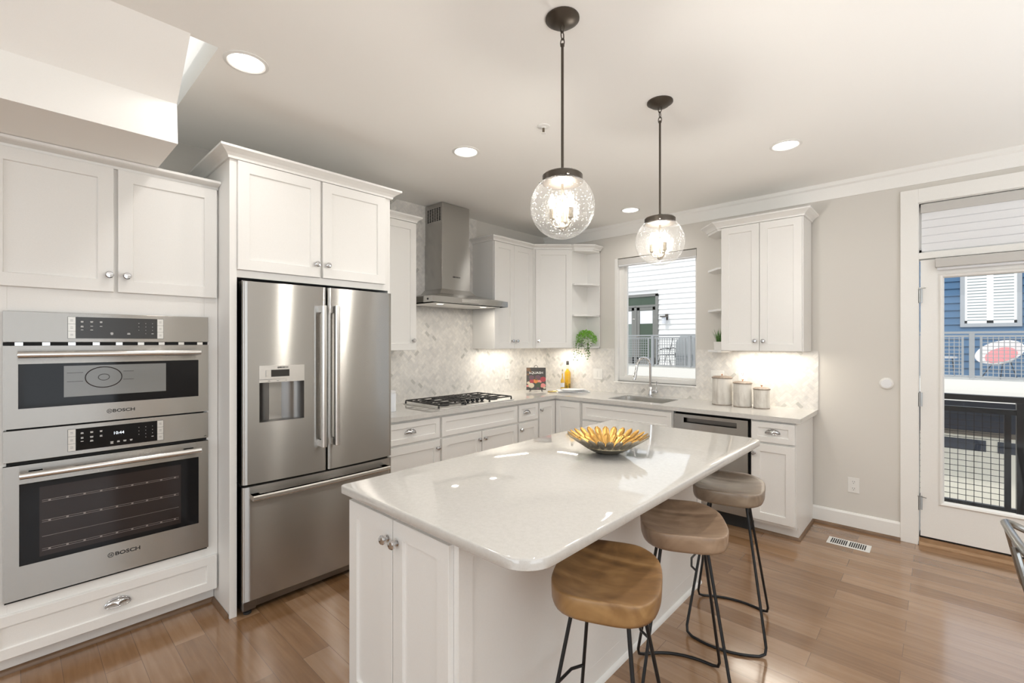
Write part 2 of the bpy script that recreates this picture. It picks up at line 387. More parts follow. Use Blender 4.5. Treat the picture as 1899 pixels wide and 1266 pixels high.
def cup_pull(fr, a, b, c, parent, w=.048, h=.032, d=.024):
    m = MB(); ls = []
    nu, nv = 18, 8
    for j in range(nv + 1):
        ph = j / nv * math.pi / 2
        ls.append([fr(a - w * math.cos(math.pi * i / nu) * math.cos(ph * .98), b - .5 * h + h * math.sin(math.pi * i / nu) * math.cos(ph) * 1.0, c + .001 + d * math.sin(ph) * math.sin(math.pi * i / nu) ** .5) for i in range(nu + 1)])
    m.loops(ls, False, False, closed=False)
    rim = [fr(a - w * 1.04 * math.cos(math.pi * i / nu), b - .5 * h + h * 1.04 * math.sin(math.pi * i / nu), c + .002) for i in range(nu + 1)]
    m.tube(rim, .003, 6)
    m.tube([fr(a - w, b - .5 * h, c + .002)] + [fr(a - w * math.cos(math.pi * i / 12), b - .5 * h - .001, c + .002 + d * math.sin(math.pi * i / 12) ** .6) for i in range(1, 12)] + [fr(a + w, b - .5 * h, c + .002)], .002, 6)
    o = m.build('cup_pull', 'chrome', parent, smooth=True, ang=60)
    so = o.modifiers.new('thick', 'SOLIDIFY'); so.thickness = .0015
    return o
def door(fr, a0, a1, b0, b1, c0, parent, kb=None, **k):
    o = MB().shaker(fr, a0, a1, b0, b1, c0, **k).build('door', 'cab', parent)
    if kb: knob(fr, kb[0], kb[1], c0 + .02, o)
    return o
def drawer(fr, a0, a1, b0, b1, c0, parent, pull=None, name='drawer', rail=.04):
    o = MB().shaker(fr, a0, a1, b0, b1, c0, rail=rail).build(name, 'cab', parent)
    if pull: cup_pull(fr, pull[0], pull[1], c0 + .012, o)
    return o
CROWN = lambda z0, z1, o: [(0, z0), (.010, z0), (.012, z0 + .012), (o * .45, z0 + (z1 - z0) * .45), (o * .85, z1 - .016), (o, z1 - .012), (o, z1), (-.02, z1), (-.02, z0)]

# ================================================================== room shell
H = 2.74; XR = 7.0; YB = -8.5; T = .15
f = struct(MB().box(-T, XR + T, YB - T, T, -.12, 0).build('floor', 'floor', loc=(0, 0, 0)), 'wide-plank brown hardwood floor')
m = MB()
m.box(-T, XR + T, -3.865, T, H, H + .3); m.box(1.28, XR + T, -3.97, -3.865, H, H + .3); m.box(1.30, XR + T, YB - T, -3.97, H, H + .3)
struct(m.build('ceiling', 'ceil', loc=(0, 0, 0)), 'white ceiling with recessed lights')
struct(MB().box(-T, 0, YB - T, T, 0, H).build('wall_left', 'wall'))
# stair soffit dropping out of the ceiling over the oven cabinet
sec = [(0, 2.348), (1.082, 2.348), (1.063, 2.531), (1.30, 2.742), (1.30, 2.98), (0, 2.98)]
struct(MB().loops([[Vector((x, -3.97, z)) for x, z in sec], [Vector((x, YB, z)) for x, z in sec]]).build('ceiling_soffit', 'ceil'), 'sloped stair soffit hanging below the ceiling over the oven cabinet')
# window wall with openings for the window and the glazed door
WX0, WX1, WZ0, WZ1 = .963, 1.853, 1.042, 2.37
DX0, DX1, DZ1 = 3.455, 4.48, 2.473
m = MB()
m.box(0, WX0, 0, T, 0, H); m.box(WX0, WX1, 0, T, 0, WZ0); m.box(WX0, WX1, 0, T, WZ1, H)
m.box(WX1, DX0, 0, T, 0, H); m.box(DX0, DX1, 0, T, DZ1, H); m.box(DX1, XR + T, 0, T, 0, H)
struct(m.build('wall_back', 'wall'))
m = MB(); m.box(1.2, 4.8, YB - T, YB, 0, .5); m.box(1.2, 4.8, YB - T, YB, 2.4, H); m.box(0, 1.2, YB - T, YB, 0, H); m.box(4.8, XR + T, YB - T, YB, 0, H)
struct(m.build('wall_rear', 'wall'))
m = MB(); m.box(XR, XR + T, YB, 0, 0, .5); m.box(XR, XR + T, YB, 0, 2.4, H); m.box(XR, XR + T, YB, -6.4, .5, 2.4); m.box(XR, XR + T, -3.4, 0, .5, 2.4)
struct(m.build('wall_right', 'wall'))
def rear_window(name, fr, a0, a1):
    m = MB()
    for a in (a0, (a0 * 2 + a1) / 3, (a0 + 2 * a1) / 3, a1): m.fbox(fr, a - .04, a + .04, .5, 2.4, 0, .1)
    m.fbox(fr, a0, a1, .5, .57, 0, .1); m.fbox(fr, a0, a1, 2.33, 2.4, 0, .1)
    o = struct(m.build(name, 'trim'))
    MB().fbox(fr, a0 + .04, a1 - .04, .57, 2.33, .03, .034).build('pane', 'glass', o)
rear_window('window_2', Fr((0, YB, 0), (1, 0, 0), (0, -1, 0)), 1.2, 4.8)
rear_window('window_3', Fr((XR, 0, 0), (0, 1, 0), (1, 0, 0)), -6.4, -3.4)
# crown moulding on the window wall
m = MB(); m.sweep([(0, 0), (XR, 0)], [(0, 2.612), (.010, 2.612), (.014, 2.63), (.026, 2.70), (.036, 2.712), (.040, 2.74), (0, 2.74)], 1)
struct(m.build('trim_1', 'trim', smooth=True, ang=30), 'white crown moulding along the window wall')
struct(MB().sweep([(2.80, 0), (3.357, 0)], [(0, 0), (.016, 0), (.016, .118), (.008, .132), (0, .132)], 1).build('baseboard_back', 'trim'))
struct(MB().sweep([(2.815, -.016), (3.357, -.016)], [(0, 0), (.018, 0), (.016, .012), (.008, .02), (0, .022)], 1).build('trim_2', 'shoe', smooth=True), 'brown shoe moulding under the white baseboard')
struct(MB().sweep([(4.60, 0), (XR, 0)], [(0, 0), (.016, 0), (.016, .118), (.008, .132), (0, .132)], 1).build('baseboard_right', 'trim'))
# backsplash
struct(MB().box(0, .010, -2.70, -.010, .914, 1.40).box(0, .010, -2.20, -1.17, 1.40, H).build('wall_tiles_left', 'herrL'), 'pale marble herringbone tile behind the cooktop and hood')
m = MB(); m.box(.0, WX0, -.010, 0, .914, 1.392); m.box(WX0, WX1, -.010, 0, .914, WZ0 - .012); m.box(WX1, 2.843, -.010, 0, .914, 1.392)
struct(m.build('wall_tiles_back', 'herrB'), 'pale marble herringbone tile along the window wall counter')

# ---- kitchen window
o = MB(); fo = .055
o.box(WX0, WX0 + .035, .0, .10, WZ0, WZ1); o.box(WX0 + .035, WX0 + .085, .045, .10, WZ0, WZ1); o.box(WX1 - .03, WX1, .045, .10, WZ0, WZ1)
o.box(WX0 + .036, WX1 - .001, .0435, .099, WZ1 - .05, WZ1 - .001); o.box(WX0 + .036, WX1 - .001, .0435, .099, WZ0 + .001, WZ0 + .045)
o.box(WX0 + .085, WX0 + .115, .06, .095, WZ0 + .045, WZ1 - .05); o.box(WX0 + .086, WX1 - .03, .0585, .094, WZ0 + .044, WZ0 + .065)
win = struct(o.build('window_1', 'trim', bevel=.002), 'white framed kitchen window over the sink')
MB().box(WX0 + .11, WX1 - .03, .075, .079, WZ0 + .06, WZ1 - .05).build('pane', 'glass', win)
MB().box(WX0 - .0, WX1, -.020, .045, WZ0 - .016, WZ0).build('sill', 'trim', win, bevel=.002)
bl = thing('roller_blind', 'grey fabric blind rolled up at the top of the sink window', 'blind', (1.408, .02, 2.29))
MB().box(WX0 + .038, WX1 - .005, .004, .042, 2.298, 2.362).build('head_rail', 'shade', bl, bevel=.004)
MB().lathe((WX0 + .04, .023, 2.295), (1, 0, 0), [(.016, 0), (.016, WX1 - WX0 - .047)], 14).build('fabric_roll', 'shadew', bl, smooth=True)
# ---- glazed door
m = MB()
m.box(DX0 - .099, DX0, -.022, 0, 0, DZ1 + .10); m.box(DX0, DX1, -.022, 0, DZ1, DZ1 + .10); m.box(DX1, DX1 + .10, -.022, 0, 0, DZ1 + .10)
m.box(DX0 - .003, DX0 + .004, -.004, .13, 0, DZ1); m.box(DX0, DX1, -.004, .13, DZ1 - .004, DZ1)
m.box(DX0, DX1, -.004, .13, 2.066, 2.112)
struct(m.build('trim_3', 'trim', bevel=.002), 'white casing around the glazed balcony door')
D = Fr((0, .012, 0), (1, 0, 0), (0, -1, 0))
m = MB(); dx0, dx1, dz0, dz1 = 3.466, 4.47, .062, 2.058
gx0, gx1, gz0, gz1 = 3.585, 4.355, .325, 1.928
m.fbox(D, dx0, gx0, dz0, dz1, -.045, 0); m.fbox(D, gx1, dx1, dz0, dz1, -.045, 0); m.fbox(D, gx0, gx1, dz0, gz0, -.045, 0); m.fbox(D, gx0, gx1, gz1, dz1, -.045, 0)
dr = struct(m.build('door_1', 'trim'), 'white glazed balcony door')
def rect_loop(i, c): return [D(gx0 + i, gz0 + i, c), D(gx1 - i, gz0 + i, c), D(gx1 - i, gz1 - i, c), D(gx0 + i, gz1 - i, c)]
MB().loops([rect_loop(-.022, 0), rect_loop(-.022, .004), rect_loop(-.012, .012), rect_loop(0, .006), rect_loop(.008, -.012)], False, False).build('glazing_bead', 'trim', dr)
MB().fbox(D, gx0, gx1, gz0, gz1, -.024, -.018).build('pane', 'glass', dr)
for hz in (1.80, 1.05, .30):
    h = MB().lathe((3.4605, -.008, hz - .05), (0, 0, 1), [(.006, 0), (.006, .1)], 10).fbox(D, 3.462, 3.478, hz - .05, hz + .05, 0, .003).build('hinge', 'gun', dr, smooth=True)
    if hz != 1.05:
        MB().tube([(3.452, -.028, hz + .055), (3.50, -.040, hz + .052)], .003, 6).build('hinge_stop', 'gun', h)
tr = struct(MB().box(DX0 + .004, DX0 + .03, .03, .08, 2.112, DZ1 - .004).box(DX0, DX1, .03, .08, 2.112, 2.135).box(DX0, DX1, .03, .08, DZ1 - .025, DZ1 - .004).box(DX1 - .026, DX1, .03, .08, 2.112, DZ1).build('window_4', 'trim'), 'transom window over the glazed door')
MB().box(DX0 + .03, DX1 - .026, .05, .054, 2.135, DZ1 - .025).build('pane', 'glass', tr)
b = thing('pleated_blind', 'white blind with soft horizontal folds in the transom above the door', 'blind', (3.9, .02, 2.115))
m = MB(); zz = 2.398; pts = []
for k in range(5):
    z1_, z0_ = 2.398 - k * .056, 2.398 - (k + 1) * .056
    for (z_, o_) in ((z1_, .012), ((z0_ * .6 + z1_ * .4), .010), (z0_ + .006, .013), (z0_, .020)): pts.append((o_, z_))
m.loops([[Vector((DX0 + .018, y_, z_)) for y_, z_ in pts], [Vector((DX1 - .012, y_, z_)) for y_, z_ in pts]], False, False, closed=False)
m.build('fabric', 'shadew', b, smooth=True, ang=25)
MB().box(DX0 + .012, DX1 - .008, .000, .030, 2.398, 2.462).build('head_rail', 'shade', b, bevel=.004)
b = thing('door_blind', 'grey roller blind head box across the top of the balcony door', 'blind', (3.96, -.02, 1.96))
MB().box(3.545, 4.40, -.050, .012, 1.992, 2.056).build('head_box', 'shade', b, bevel=.006)
MB().lathe((3.555, -.018, 1.985), (1, 0, 0), [(.012, 0), (.012, .835)], 12).build('bottom_bar', 'shadew', b, smooth=True)
m = MB(); m.loops([[Vector((x, y, z)) for y, z in ((-.03, 0), (-.03, .010), (-.012, .024), (.02, .030), (.02, .045), (.14, .048), (.14, 0))] for x in (DX0 + .004, DX1)])
struct(m.build('door_threshold', 'thresh'), 'brown wood threshold under the balcony door')
struct(MB().box(DX0, DX1, .03, .14, .048, .06).build('trim_4', 'dark'))

# ================================================================== cabinets, left wall
def body(parent, *bx, mat='cab', name='body', **k):
    m = MB()
    for b_ in bx: m.box(*b_)
    return m.build(name, mat, parent, **k)
# oven cabinet
t = thing('oven_cabinet', 'tall white cabinet housing the two stacked ovens', 'cabinet', (.3, -4.13, 0))
body(t, (.012, .61, -4.57, -4.486, .1, 2.31), (.012, .61, -3.756, -3.692, .1, 2.31), (.012, .61, -4.486, -3.756, 1.598, 2.31), (.012, .61, -4.486, -3.756, .1, .345), (.012, .03, -4.486, -3.756, .345, 1.598), (.012, .535, -4.57, -3.692, 0, .1), bevel=.001)
door(LW, -4.555, -4.136, 1.71, 2.309, .61, t, (-4.154, 1.79)); door(LW, -4.120, -3.701, 1.71, 2.309, .61, t, (-4.088, 1.79))
drawer(LW, -4.555, -3.701, .105, .291, .61, t, (-4.12, .205), rail=.045)
MB().sweep([(.61, -4.57), (.61, -3.692)], CROWN(2.31, 2.346, .062), 1).build('crown_moulding', 'cab', t)
MB().sweep([(.535, -4.57), (.535, -3.692)], [(0, 0), (.015, 0), (.013, .012), (.006, .02), (0, .022)], 1).build('shoe_moulding', 'shoe', t, smooth=True, label='brown shoe moulding at the toe kick')
# ovens
def sym(fr, a, b, c, r, parent):
    m = MB(); m.tube([fr(a + r * math.cos(k * math.pi / 10), b + r * math.sin(k * math.pi / 10), c) for k in range(20)], r * .13, 6, closed=True)
    m.fbox(fr, a - r * .45, a - r * .25, b - r * .6, b + r * .6, c - .0005, c + .0008); m.fbox(fr, a + r * .25, a + r * .45, b - r * .6, b + r * .6, c - .0005, c + .0008)
    m.fbox(fr, a - r * .3, a + r * .3, b - r * .12, b + r * .12, c - .0005, c + .0008)
    return m.build('emblem', 'ink', parent)
def bar_handle(fr, a0, a1, b, c, parent, r=.0145, flat=False):
    m = MB(); m.lathe(fr(a0, b, c + .052), fr.u, [(r * .9, 0), (r, .002), (r, a1 - a0 - .002), (r * .9, a1 - a0)], 18)
    for a in (a0 + .05, a1 - .05): m.fbox(fr, a - .022, a + .022, b - .010, b + .010, c, c + .046)
    return m.build('handle', 'steel2', parent, smooth=True)
def legends(m, fr, c, a0, a1, b0, b1, rows):
    for (x, y, wd, n) in rows:
        for q in range(n):
            A = a0 + (a1 - a0) * x; B = b1 - (b1 - b0) * y - q * .0042
            ww = wd * random.uniform(.75, 1.05)
            m.fbox(fr, A - ww / 2, A + ww / 2, B - .0012, B + .0012, c, c + .0004)
def keypad(fr, a0, a1, b0, b1, c, parent):
    o = MB().fbox(fr, a0, a1, b0, b1, c - .001, c + .0012).build('button_column', 'button', parent)
    m = MB()
    for k in range(4):
        z = b0 + (b1 - b0) * k / 3; m.fbox(fr, a0, a1, z - .0005, z + .0005, c + .001, c + .0016)
    for k in range(3):
        z = b0 + (b1 - b0) * (k + .5) / 3
        for q in (-1, 1): m.fbox(fr, (a0 + a1) / 2 - .005, (a0 + a1) / 2 + .005, z + q * .003 - .0006, z + q * .003 + .0006, c + .001, c + .0016)
    for a in (a0, a1): m.fbox(fr, a - .0005, a + .0005, b0, b1, c + .001, c + .0016)
    m.build('button_outline', 'ink', o)
    return o
O0, O1, OC = -4.498, -3.742, -4.12
def oven_fascia(t, b0, b1, d0, d1, lit):
    f_ = MB().fbox(LW, O0, O1, b0, b1, .611, .63).build('control_panel', 'steelo', t, bevel=.0015)
    dsp = MB().fbox(LW, -4.270, -3.968, d0, d1, .628, .6315).build('display', 'bglass' if lit else 'panelblk', f_)
    for (a0, a1) in ((-4.297, -4.271), (-3.967, -3.941)): keypad(LW, a0, a1, d0, d1, .6305, f_)
    m = MB()
    rows = [(.07, .2, .011, 2), (.18, .2, .011, 2), (.29, .2, .010, 2), (.07, .42, .011, 2), (.18, .42, .012, 2 if lit else 1), (.29, .42, .010, 2 if lit else 1), (.07, .6, .011, 1), (.18, .6, .012, 2 if lit else 1)]
    rows += [(.42, .78, .012, 3), (.5, .78, .010, 2), (.58, .78, .012, 2), (.66, .78, .010, 2)] if lit else [(.42, .72, .011, 3), (.63, .74, .013, 2)]
    for r_ in range(3):
        for c_ in range(3): rows.append((.76 + .09 * c_, .24 + .17 * r_, .002, 1))
    rows += [(.85, .75, .002, 1), (.94, .75, .009, 1)]
    legends(m, LW, .6315, -4.27, -3.968, d0, d1, rows); m.build('panel_lettering', 'legend', f_)
    if lit: text('clock_digits', '10:44', .019, LW(-4.118, d0 + .062, .632), LW, 'lit', f_, depth=.0003)
    return f_
t = thing('speed_oven', 'stainless microwave oven in the upper slot of the oven cabinet', 'oven', (.4, OC, 1.088))
MB().box(.05, .606, O0 + .02, O1 - .02, 1.1, 1.59).build('body', 'steeld', t)
oven_fascia(t, 1.467, 1.602, 1.484, 1.584, False)
v = MB().fbox(LW, O0, O1, 1.452, 1.466, .6105, .616).build('vent_strip', 'dark', t)
m = MB()
for k in range(9): m.fbox(LW, O0 + .035 + k * .084, O0 + .060 + k * .084, 1.452, 1.466, .615, .620)
m.build('vent_slats', 'steel2', v)
dd = MB()
gA, gB, g0, g1 = -4.453, -3.788, 1.176, 1.371
dd.fbox(LW, O0, gA, 1.091, 1.451, .611, .632); dd.fbox(LW, gB, O1, 1.091, 1.451, .611, .632); dd.fbox(LW, gA, gB, 1.091, g0, .611, .632); dd.fbox(LW, gA, gB, g1, 1.451, .611, .632)
dd = dd.build('door', 'steelo', t)
MB().fbox(LW, gA, gB, g0, g1, .613, .629).build('glass_panel', 'bglass', dd)
wn = MB().fbox(LW, -4.310, -3.930, 1.215, 1.358, .628, .6297).build('viewing_window', 'gglass', dd)
m = MB()
for rr in (.066, .020): m.tube([LW(-4.172 + rr * math.cos(k * math.pi / 16), 1.300 + rr * .74 * math.sin(k * math.pi / 16), .6298) for k in range(32)], .0022 if rr > .05 else .0012, 6, closed=True)
for zz in (1.325, 1.285): m.fbox(LW, -4.30, -4.245, zz - .0008, zz + .0008, .6295, .6302); m.fbox(LW, -4.10, -4.06, zz - .0008, zz + .0008, .6295, .6302)
m.build('turntable_outline', 'ovenin', wn)
bar_handle(LW, -4.455, -3.788, 1.413, .632, dd)
text('lettering', 'BOSCH', .021, LW(-4.098, 1.135, .6322), LW, 'ink', dd, 1.25, .0005); sym(LW, -4.152, 1.135, .6322, .009, dd)
t = thing('wall_oven', 'stainless oven with dark window below the microwave oven', 'oven', (.4, OC, .342))
MB().box(.05, .606, O0 + .02, O1 - .02, .36, 1.07).build('body', 'steeld', t)
for a_, b_, c_, d_, e_ in ((.01, .005, .931, .945, .614), (.01, .02, 1.083, 1.0905, .616), (.004, .004, .338, .3475, .622)): MB().fbox(LW, O0 + a_, O1 - b_, c_, d_, .6105, e_).build('seam', 'dark', t)
fp = oven_fascia(t, .946, 1.083, .964, 1.065, True)
text('badge', 'wifi', .008, LW(-3.757, .957, .6305), LW, 'ink', fp)
gA, gB, g0, g1 = -4.450, -3.787, .491, .848
dd = MB(); dd.fbox(LW, O0, gA, .348, .930, .611, .632); dd.fbox(LW, gB, O1, .348, .930, .611, .632); dd.fbox(LW, gA, gB, .348, g0, .611, .632); dd.fbox(LW, gA, gB, g1, .930, .611, .632)
dd = dd.build('door', 'steelo', t)
MB().fbox(LW, gA, gB, g0, g1, .613, .629).build('glass_panel', 'bglass', dd)
wn = MB().fbox(LW, -4.388, -3.866, .513, .822, .628, .6295).build('viewing_window', 'ovenin', dd)
m = MB()
for zz, n_ in ((.762, 14), (.755, 14), (.672, 14), (.664, 14), (.60, 9), (.545, 16), (.537, 16)):
    m.fbox(LW, -4.38, -3.875, zz - .0007, zz + .0007, .6292, .6300)
for zz in (.762, .672, .545):
    for k in range(9): m.fbox(LW, -4.36 + k * .058, -4.352 + k * .058, zz - .008, zz, .6292, .6302)
m.build('oven_rack', 'rack', wn)
bar_handle(LW, -4.450, -3.786, .893, .632, dd)
text('lettering', 'BOSCH', .024, LW(-4.083, .440, .6322), LW, 'ink', dd, 1.25, .0006); sym(LW, -4.147, .440, .6322, .0105, dd)

# fridge surround
t = thing('fridge_cabinet', 'white two-door cabinet and side panels around the refrigerator', 'cabinet', (.4, -3.2, 0))
MB().box(.012, .81, -3.690, -3.655, 0, 2.44).build('side_panel', 'cab', t, bevel=.001); MB().box(.012, .805, -2.732, -2.714, 0, 2.44).build('side_panel', 'cab', t, bevel=.001)
body(t, (.012, .805, -3.655, -2.732, 1.815, 2.44))
door(LW, -3.654, -3.208, 1.855, 2.436, .806, t, (-3.232, 1.932)); door(LW, -3.192, -2.762, 1.855, 2.436, .806, t, (-3.165, 1.932))
MB().sweep([(.012, -3.690), (.815, -3.690), (.815, -2.714), (.012, -2.714)], CROWN(2.44, 2.496, .055), -1 if False else 1).build('crown_moulding', 'cab', t)
MB().sweep([(.54, -3.692), (.80, -3.692)], [(0, 0), (.015, 0), (.013, .012), (.006, .02), (0, .022)], 1).build('shoe_moulding', 'shoe', t, smooth=True, label='brown shoe moulding beside the panel')
# refrigerator
t = thing('refrigerator', 'stainless french-door refrigerator with bottom freezer drawer', 'refrigerator', (.45, -3.187, 0))
FY0, FY1, FS = -3.641, -2.731, -3.189
MB().box(.06, .785, FY0 + .004, FY1 - .004, .03, 1.775).build('body', 'steeld', t)
def bowed(y0, y1, z0, z1, yc0, yc1, hole=None, x0=.795, xe=.855, bow=.024, name='door'):
    """door leaf with a gently convex front between y0..y1; bow measured over yc0..yc1"""
    def xf(y):
        s_ = (y - yc0) / (yc1 - yc0) * 2 - 1
        e_ = min(y - y0, y1 - y); rnd = .012 * max(0, 1 - e_ / .012) ** 2
        return xe + bow * (1 - s_ * s_) - rnd
    ys = sorted(set([y0, y0 + .003, y0 + .007, y0 + .012, y1 - .012, y1 - .007, y1 - .003, y1] + [y0 + (y1 - y0) * k / 18 for k in range(1, 18)] + ([hole[0], hole[1]] if hole else [])))
    m = MB(); zs = [z0, z1] if not hole else [z0, hole[2], hole[3], z1]
    n_ = len(ys); g = [[Vector((xf(y), y, z)) for y in ys] for z in zs]
    vs = [p for r_ in g for p in r_]; fs = []
    for j in range(len(zs) - 1):
        for i in range(n_ - 1):
            if hole and zs[j] == hole[2] and hole[0] - 1e-6 <= ys[i] < hole[1] - 1e-6: continue
            fs.append((j * n_ + i, j * n_ + i + 1, (j + 1) * n_ + i + 1, (j + 1) * n_ + i))
    m.add(vs, fs)
    for z in (z0, z1): m.add([Vector((x0, ys[0], z))] + [Vector((xf(y), y, z)) for y in ys] + [Vector((x0, ys[-1], z))], [tuple(range(n_ + 2))])
    for y in (y0, y1): m.add([Vector((x0, y, z0)), Vector((xf(y), y, z0)), Vector((xf(y), y, z1)), Vector((x0, y, z1))], [(0, 1, 2, 3)])
    m.add([Vector((x0, y0, z0)), Vector((x0, y1, z0)), Vector((x0, y1, z1)), Vector((x0, y0, z1))], [(0, 1, 2, 3)])
    if hole:
        a0, a1, b0, b1 = hole; K = 12; back = []
        for k in range(K + 1):
            y = a0 + (a1 - a0) * k / K; s_ = k / K * 2 - 1
            back.append((xf(y) - .004 - .075 * math.sqrt(max(0, 1 - s_ * s_)), y))
        m.cur = 1
        m.loops([[Vector((x, y, b0)) for x, y in back], [Vector((x, y, b1)) for x, y in back]], False, False, closed=False)
        for z in (b0, b1):
            m.add([Vector((x, y, z)) for x, y in back] + [Vector((xf(y), y, z)) for y in (a1, a0)], [tuple(range(K + 3))])
        m.cur = 0
    o = m.build(name, ['steel', 'steeld'] if hole else 'steel', t, smooth=True, ang=40)
    return o, xf
HO = (-3.561, -3.327, 1.030, 1.246)
d1, xf = bowed(FY0, FS - .004, .704, 1.792, FY0, FY1, HO)
d2, xf2 = bowed(FS + .004, FY1, .704, 1.792, FY0, FY1)
d3, xf3 = bowed(FY0, FY1, .080, .690, FY0, FY1, bow=.012, name='freezer_drawer')
MB().box(.70, .80, FY0, FY1, .690, .704).build('seam', 'dark', t)
MB().box(.62, .835, FY0 + .03, FY1 - .03, .030, .076).build('base_grille', 'steeld', t, bevel=.006)
for y_ in (FY0 + .035, FY1 - .035):
    MB().box(.775, .85, y_ - .035, y_ + .035, .028, .080).build('hinge_foot', 'steeld', t, bevel=.006)
    MB().lathe((.815, y_, 0), (0, 0, 1), [(.02, 0), (.02, .012), (.012, .014), (.012, .03)], 14).build('levelling_foot', 'rubber', t, smooth=True)
    MB().box(.70, .82, y_ - .03, y_ + .03, 1.776, 1.800).build('hinge_cover', 'steeld', t, bevel=.006)
def fridge_handle(y, z0, z1, d, xf):
    m = MB(); x = xf(y)
    m.loops([[Vector((x + .05 + .014 * cx_, y + .0135 * cy_, z)) for cx_, cy_ in ((-1, -1), (-1, 1), (.6, 1), (1, .5), (1, -.5), (.6, -1))] for z in (z0, z1)])
    for z in (z0 + .02, z1 - .02): m.box(x - .01, x + .045, y - .012, y + .012, z - .02, z + .02)
    m.build('handle', 'steel2', d, bevel=.002)
fridge_handle(-3.232, .853, 1.680, d1, xf); fridge_handle(-3.153, .853, 1.682, d2, xf2)
m = MB(); ls = []
for k in range(15):
    y = -3.607 + (.825) * k / 14
    ls.append([Vector((xf3(y) + .048 + .014 * cx_, y, .640 + .0135 * cy_)) for cx_, cy_ in ((-1, -1), (-1, 1), (.6, 1), (1, .5), (1, -.5), (.6, -1))])
m.loops(ls)
for y in (-3.585, -2.805): m.box(xf3(y) - .01, xf3(y) + .045, y - .02, y + .02, .628, .652)
m.build('handle', 'steel2', d3, smooth=True, ang=30)
# dispenser fascia
DF = Fr((xf(-3.444) + .0005, 0, 0), (0, 1, -0.0), (1, 0, 0))
m = MB(); ls = []
for (b_, ) in ((1.2465,), (1.338,)):
    pass
ys = [-3.563 + .236 * k / 10 for k in range(11)]
m.loops([[Vector((xf(y) - .002, y, 1.246)) for y in ys] + [Vector((xf(y) + .004, y, 1.246)) for y in reversed(ys)], [Vector((xf(y) - .002, y, 1.338)) for y in ys] + [Vector((xf(y) + .004, y, 1.338)) for y in reversed(ys)]])
fc = m.build('dispenser_panel', 'steel2', d1, smooth=True, ang=30)
xd = xf(-3.445) + .0045
DFr = Fr((xd, 0, 0), (0, 1, 0), (1, 0, 0))
MB().fbox(DFr, -3.505, -3.388, 1.276, 1.314, -.003, .0015).build('display', 'panelblk', fc)
for a_ in (-3.531, -3.387):
    MB().fbox(DFr, a_, a_ + .025, 1.277, 1.313, -.004, .001).build('button_pair', 'button', fc)
text('lettering', 'BOSCH', .011, DFr(-3.438, 1.326, .0012), DFr, 'ink', fc, 1.25, .0002); sym(DFr, -3.467, 1.326, .0012, .0045, fc)
m = MB(); m.fbox(DFr, -3.563, -3.327, 1.2615, 1.2625, -.003, .0008)
for a_ in (-3.52, -3.475, -3.43, -3.385, -3.36): m.fbox(DFr, a_, a_ + .010, 1.253, 1.2545, -.003, .0008)
m.build('button_row', 'ink', fc)

# upper cabinet beside fridge
t = thing('upper_cabinet', 'narrow white wall cabinet between refrigerator and range hood', 'cabinet', (.16, -2.43, 1.395))
body(t, (.012, .31, -2.712, -2.155, 1.395, 2.47), bevel=.001)
door(LW, -2.70, -2.157, 1.397, 2.462, .31, t, (-2.19, 1.478))
MB().sweep([(.315, -2.712), (.315, -2.155), (0.012, -2.155)], CROWN(2.468, 2.518, .045), 1).build('crown_moulding', 'cab', t)
# double cabinet + diagonal + end shelf
t = thing('upper_cabinet', 'white two-door wall cabinet to the right of the range hood', 'cabinet', (.16, -.92, 1.395))
body(t, (.012, .31, -1.225, -.622, 1.395, 2.475), bevel=.001)
door(LW, -1.222, -.934, 1.397, 2.470, .31, t, (-.968, 1.475)); door(LW, -.931, -.640, 1.397, 2.470, .31, t, (-.900, 1.475))
MB().sweep([(.012, -1.225), (.315, -1.225), (.315, -.622)], CROWN(2.475, 2.522, .045), 1).build('crown_moulding', 'cab', t)
t = thing('corner_upper_cabinet', 'white diagonal corner wall cabinet with one door', 'cabinet', (.25, -.25, 1.395))
MB().prism([(.012, -.02), (.012, -.62), (.315, -.62), (.62, -.315), (.62, -.012), (.02, -.012)], 1.395, 2.475).build('body', 'cab', t, bevel=.001)
s2 = math.sqrt(.5); DG = Fr((.315, -.62, 0), (s2, s2, 0), (s2, -s2, 0)); LD = .305 * math.sqrt(2)
door(DG, .030, LD - .010, 1.400, 2.470, 0.001, t, (.062, 1.475), t=.018)
MB().sweep([(.315, -.62), (.62, -.315)], CROWN(2.475, 2.522, .045), 1).build('crown_moulding', 'cab', t)
def end_shelf(label, x, sgn, loc):
    t = thing('end_shelf', label, 'shelf', loc)
    def q(dx, y): return (x + sgn * dx, y)
    foot = [q(0, -.012), q(0, -.315), q(.030, -.315), q(.165, -.165), q(.165, -.012)]
    MB().box(*sorted((x, x + sgn * .165)), -.024, -.012, 1.395, 2.475).build('back_panel', 'cab', t)
    for z in (1.395, 1.745, 2.085): MB().prism(foot, z, z + .018).build('shelf_board', 'cab', t, bevel=.0015)
    MB().prism(foot, 2.455, 2.475).build('top_board', 'cab', t)
    pth = [q(0, -.315), q(.030, -.315), q(.165, -.165), q(.165, -.012)]
    MB().sweep(pth, CROWN(2.475, 2.522, .045), sgn).build('crown_moulding', 'cab', t)
    return t
end_shelf('open white end shelf between corner cabinet and window', .62, 1, (.70, -.15, 1.395))
t = thing('upper_cabinet', 'white two-door wall cabinet to the right of the window', 'cabinet', (2.49, -.16, 1.39))
body(t, (2.183, 2.795, -.31, -.012, 1.39, 2.445), bevel=.001)
door(BW, 2.190, 2.486, 1.392, 2.440, .31, t, (2.456, 1.474)); door(BW, 2.490, 2.788, 1.392, 2.440, .31, t, (2.518, 1.474))
MB().sweep([(2.183, -.315), (2.795, -.315), (2.795, -.012)], CROWN(2.445, 2.50, .055), 1).build('crown_moulding', 'cab', t)
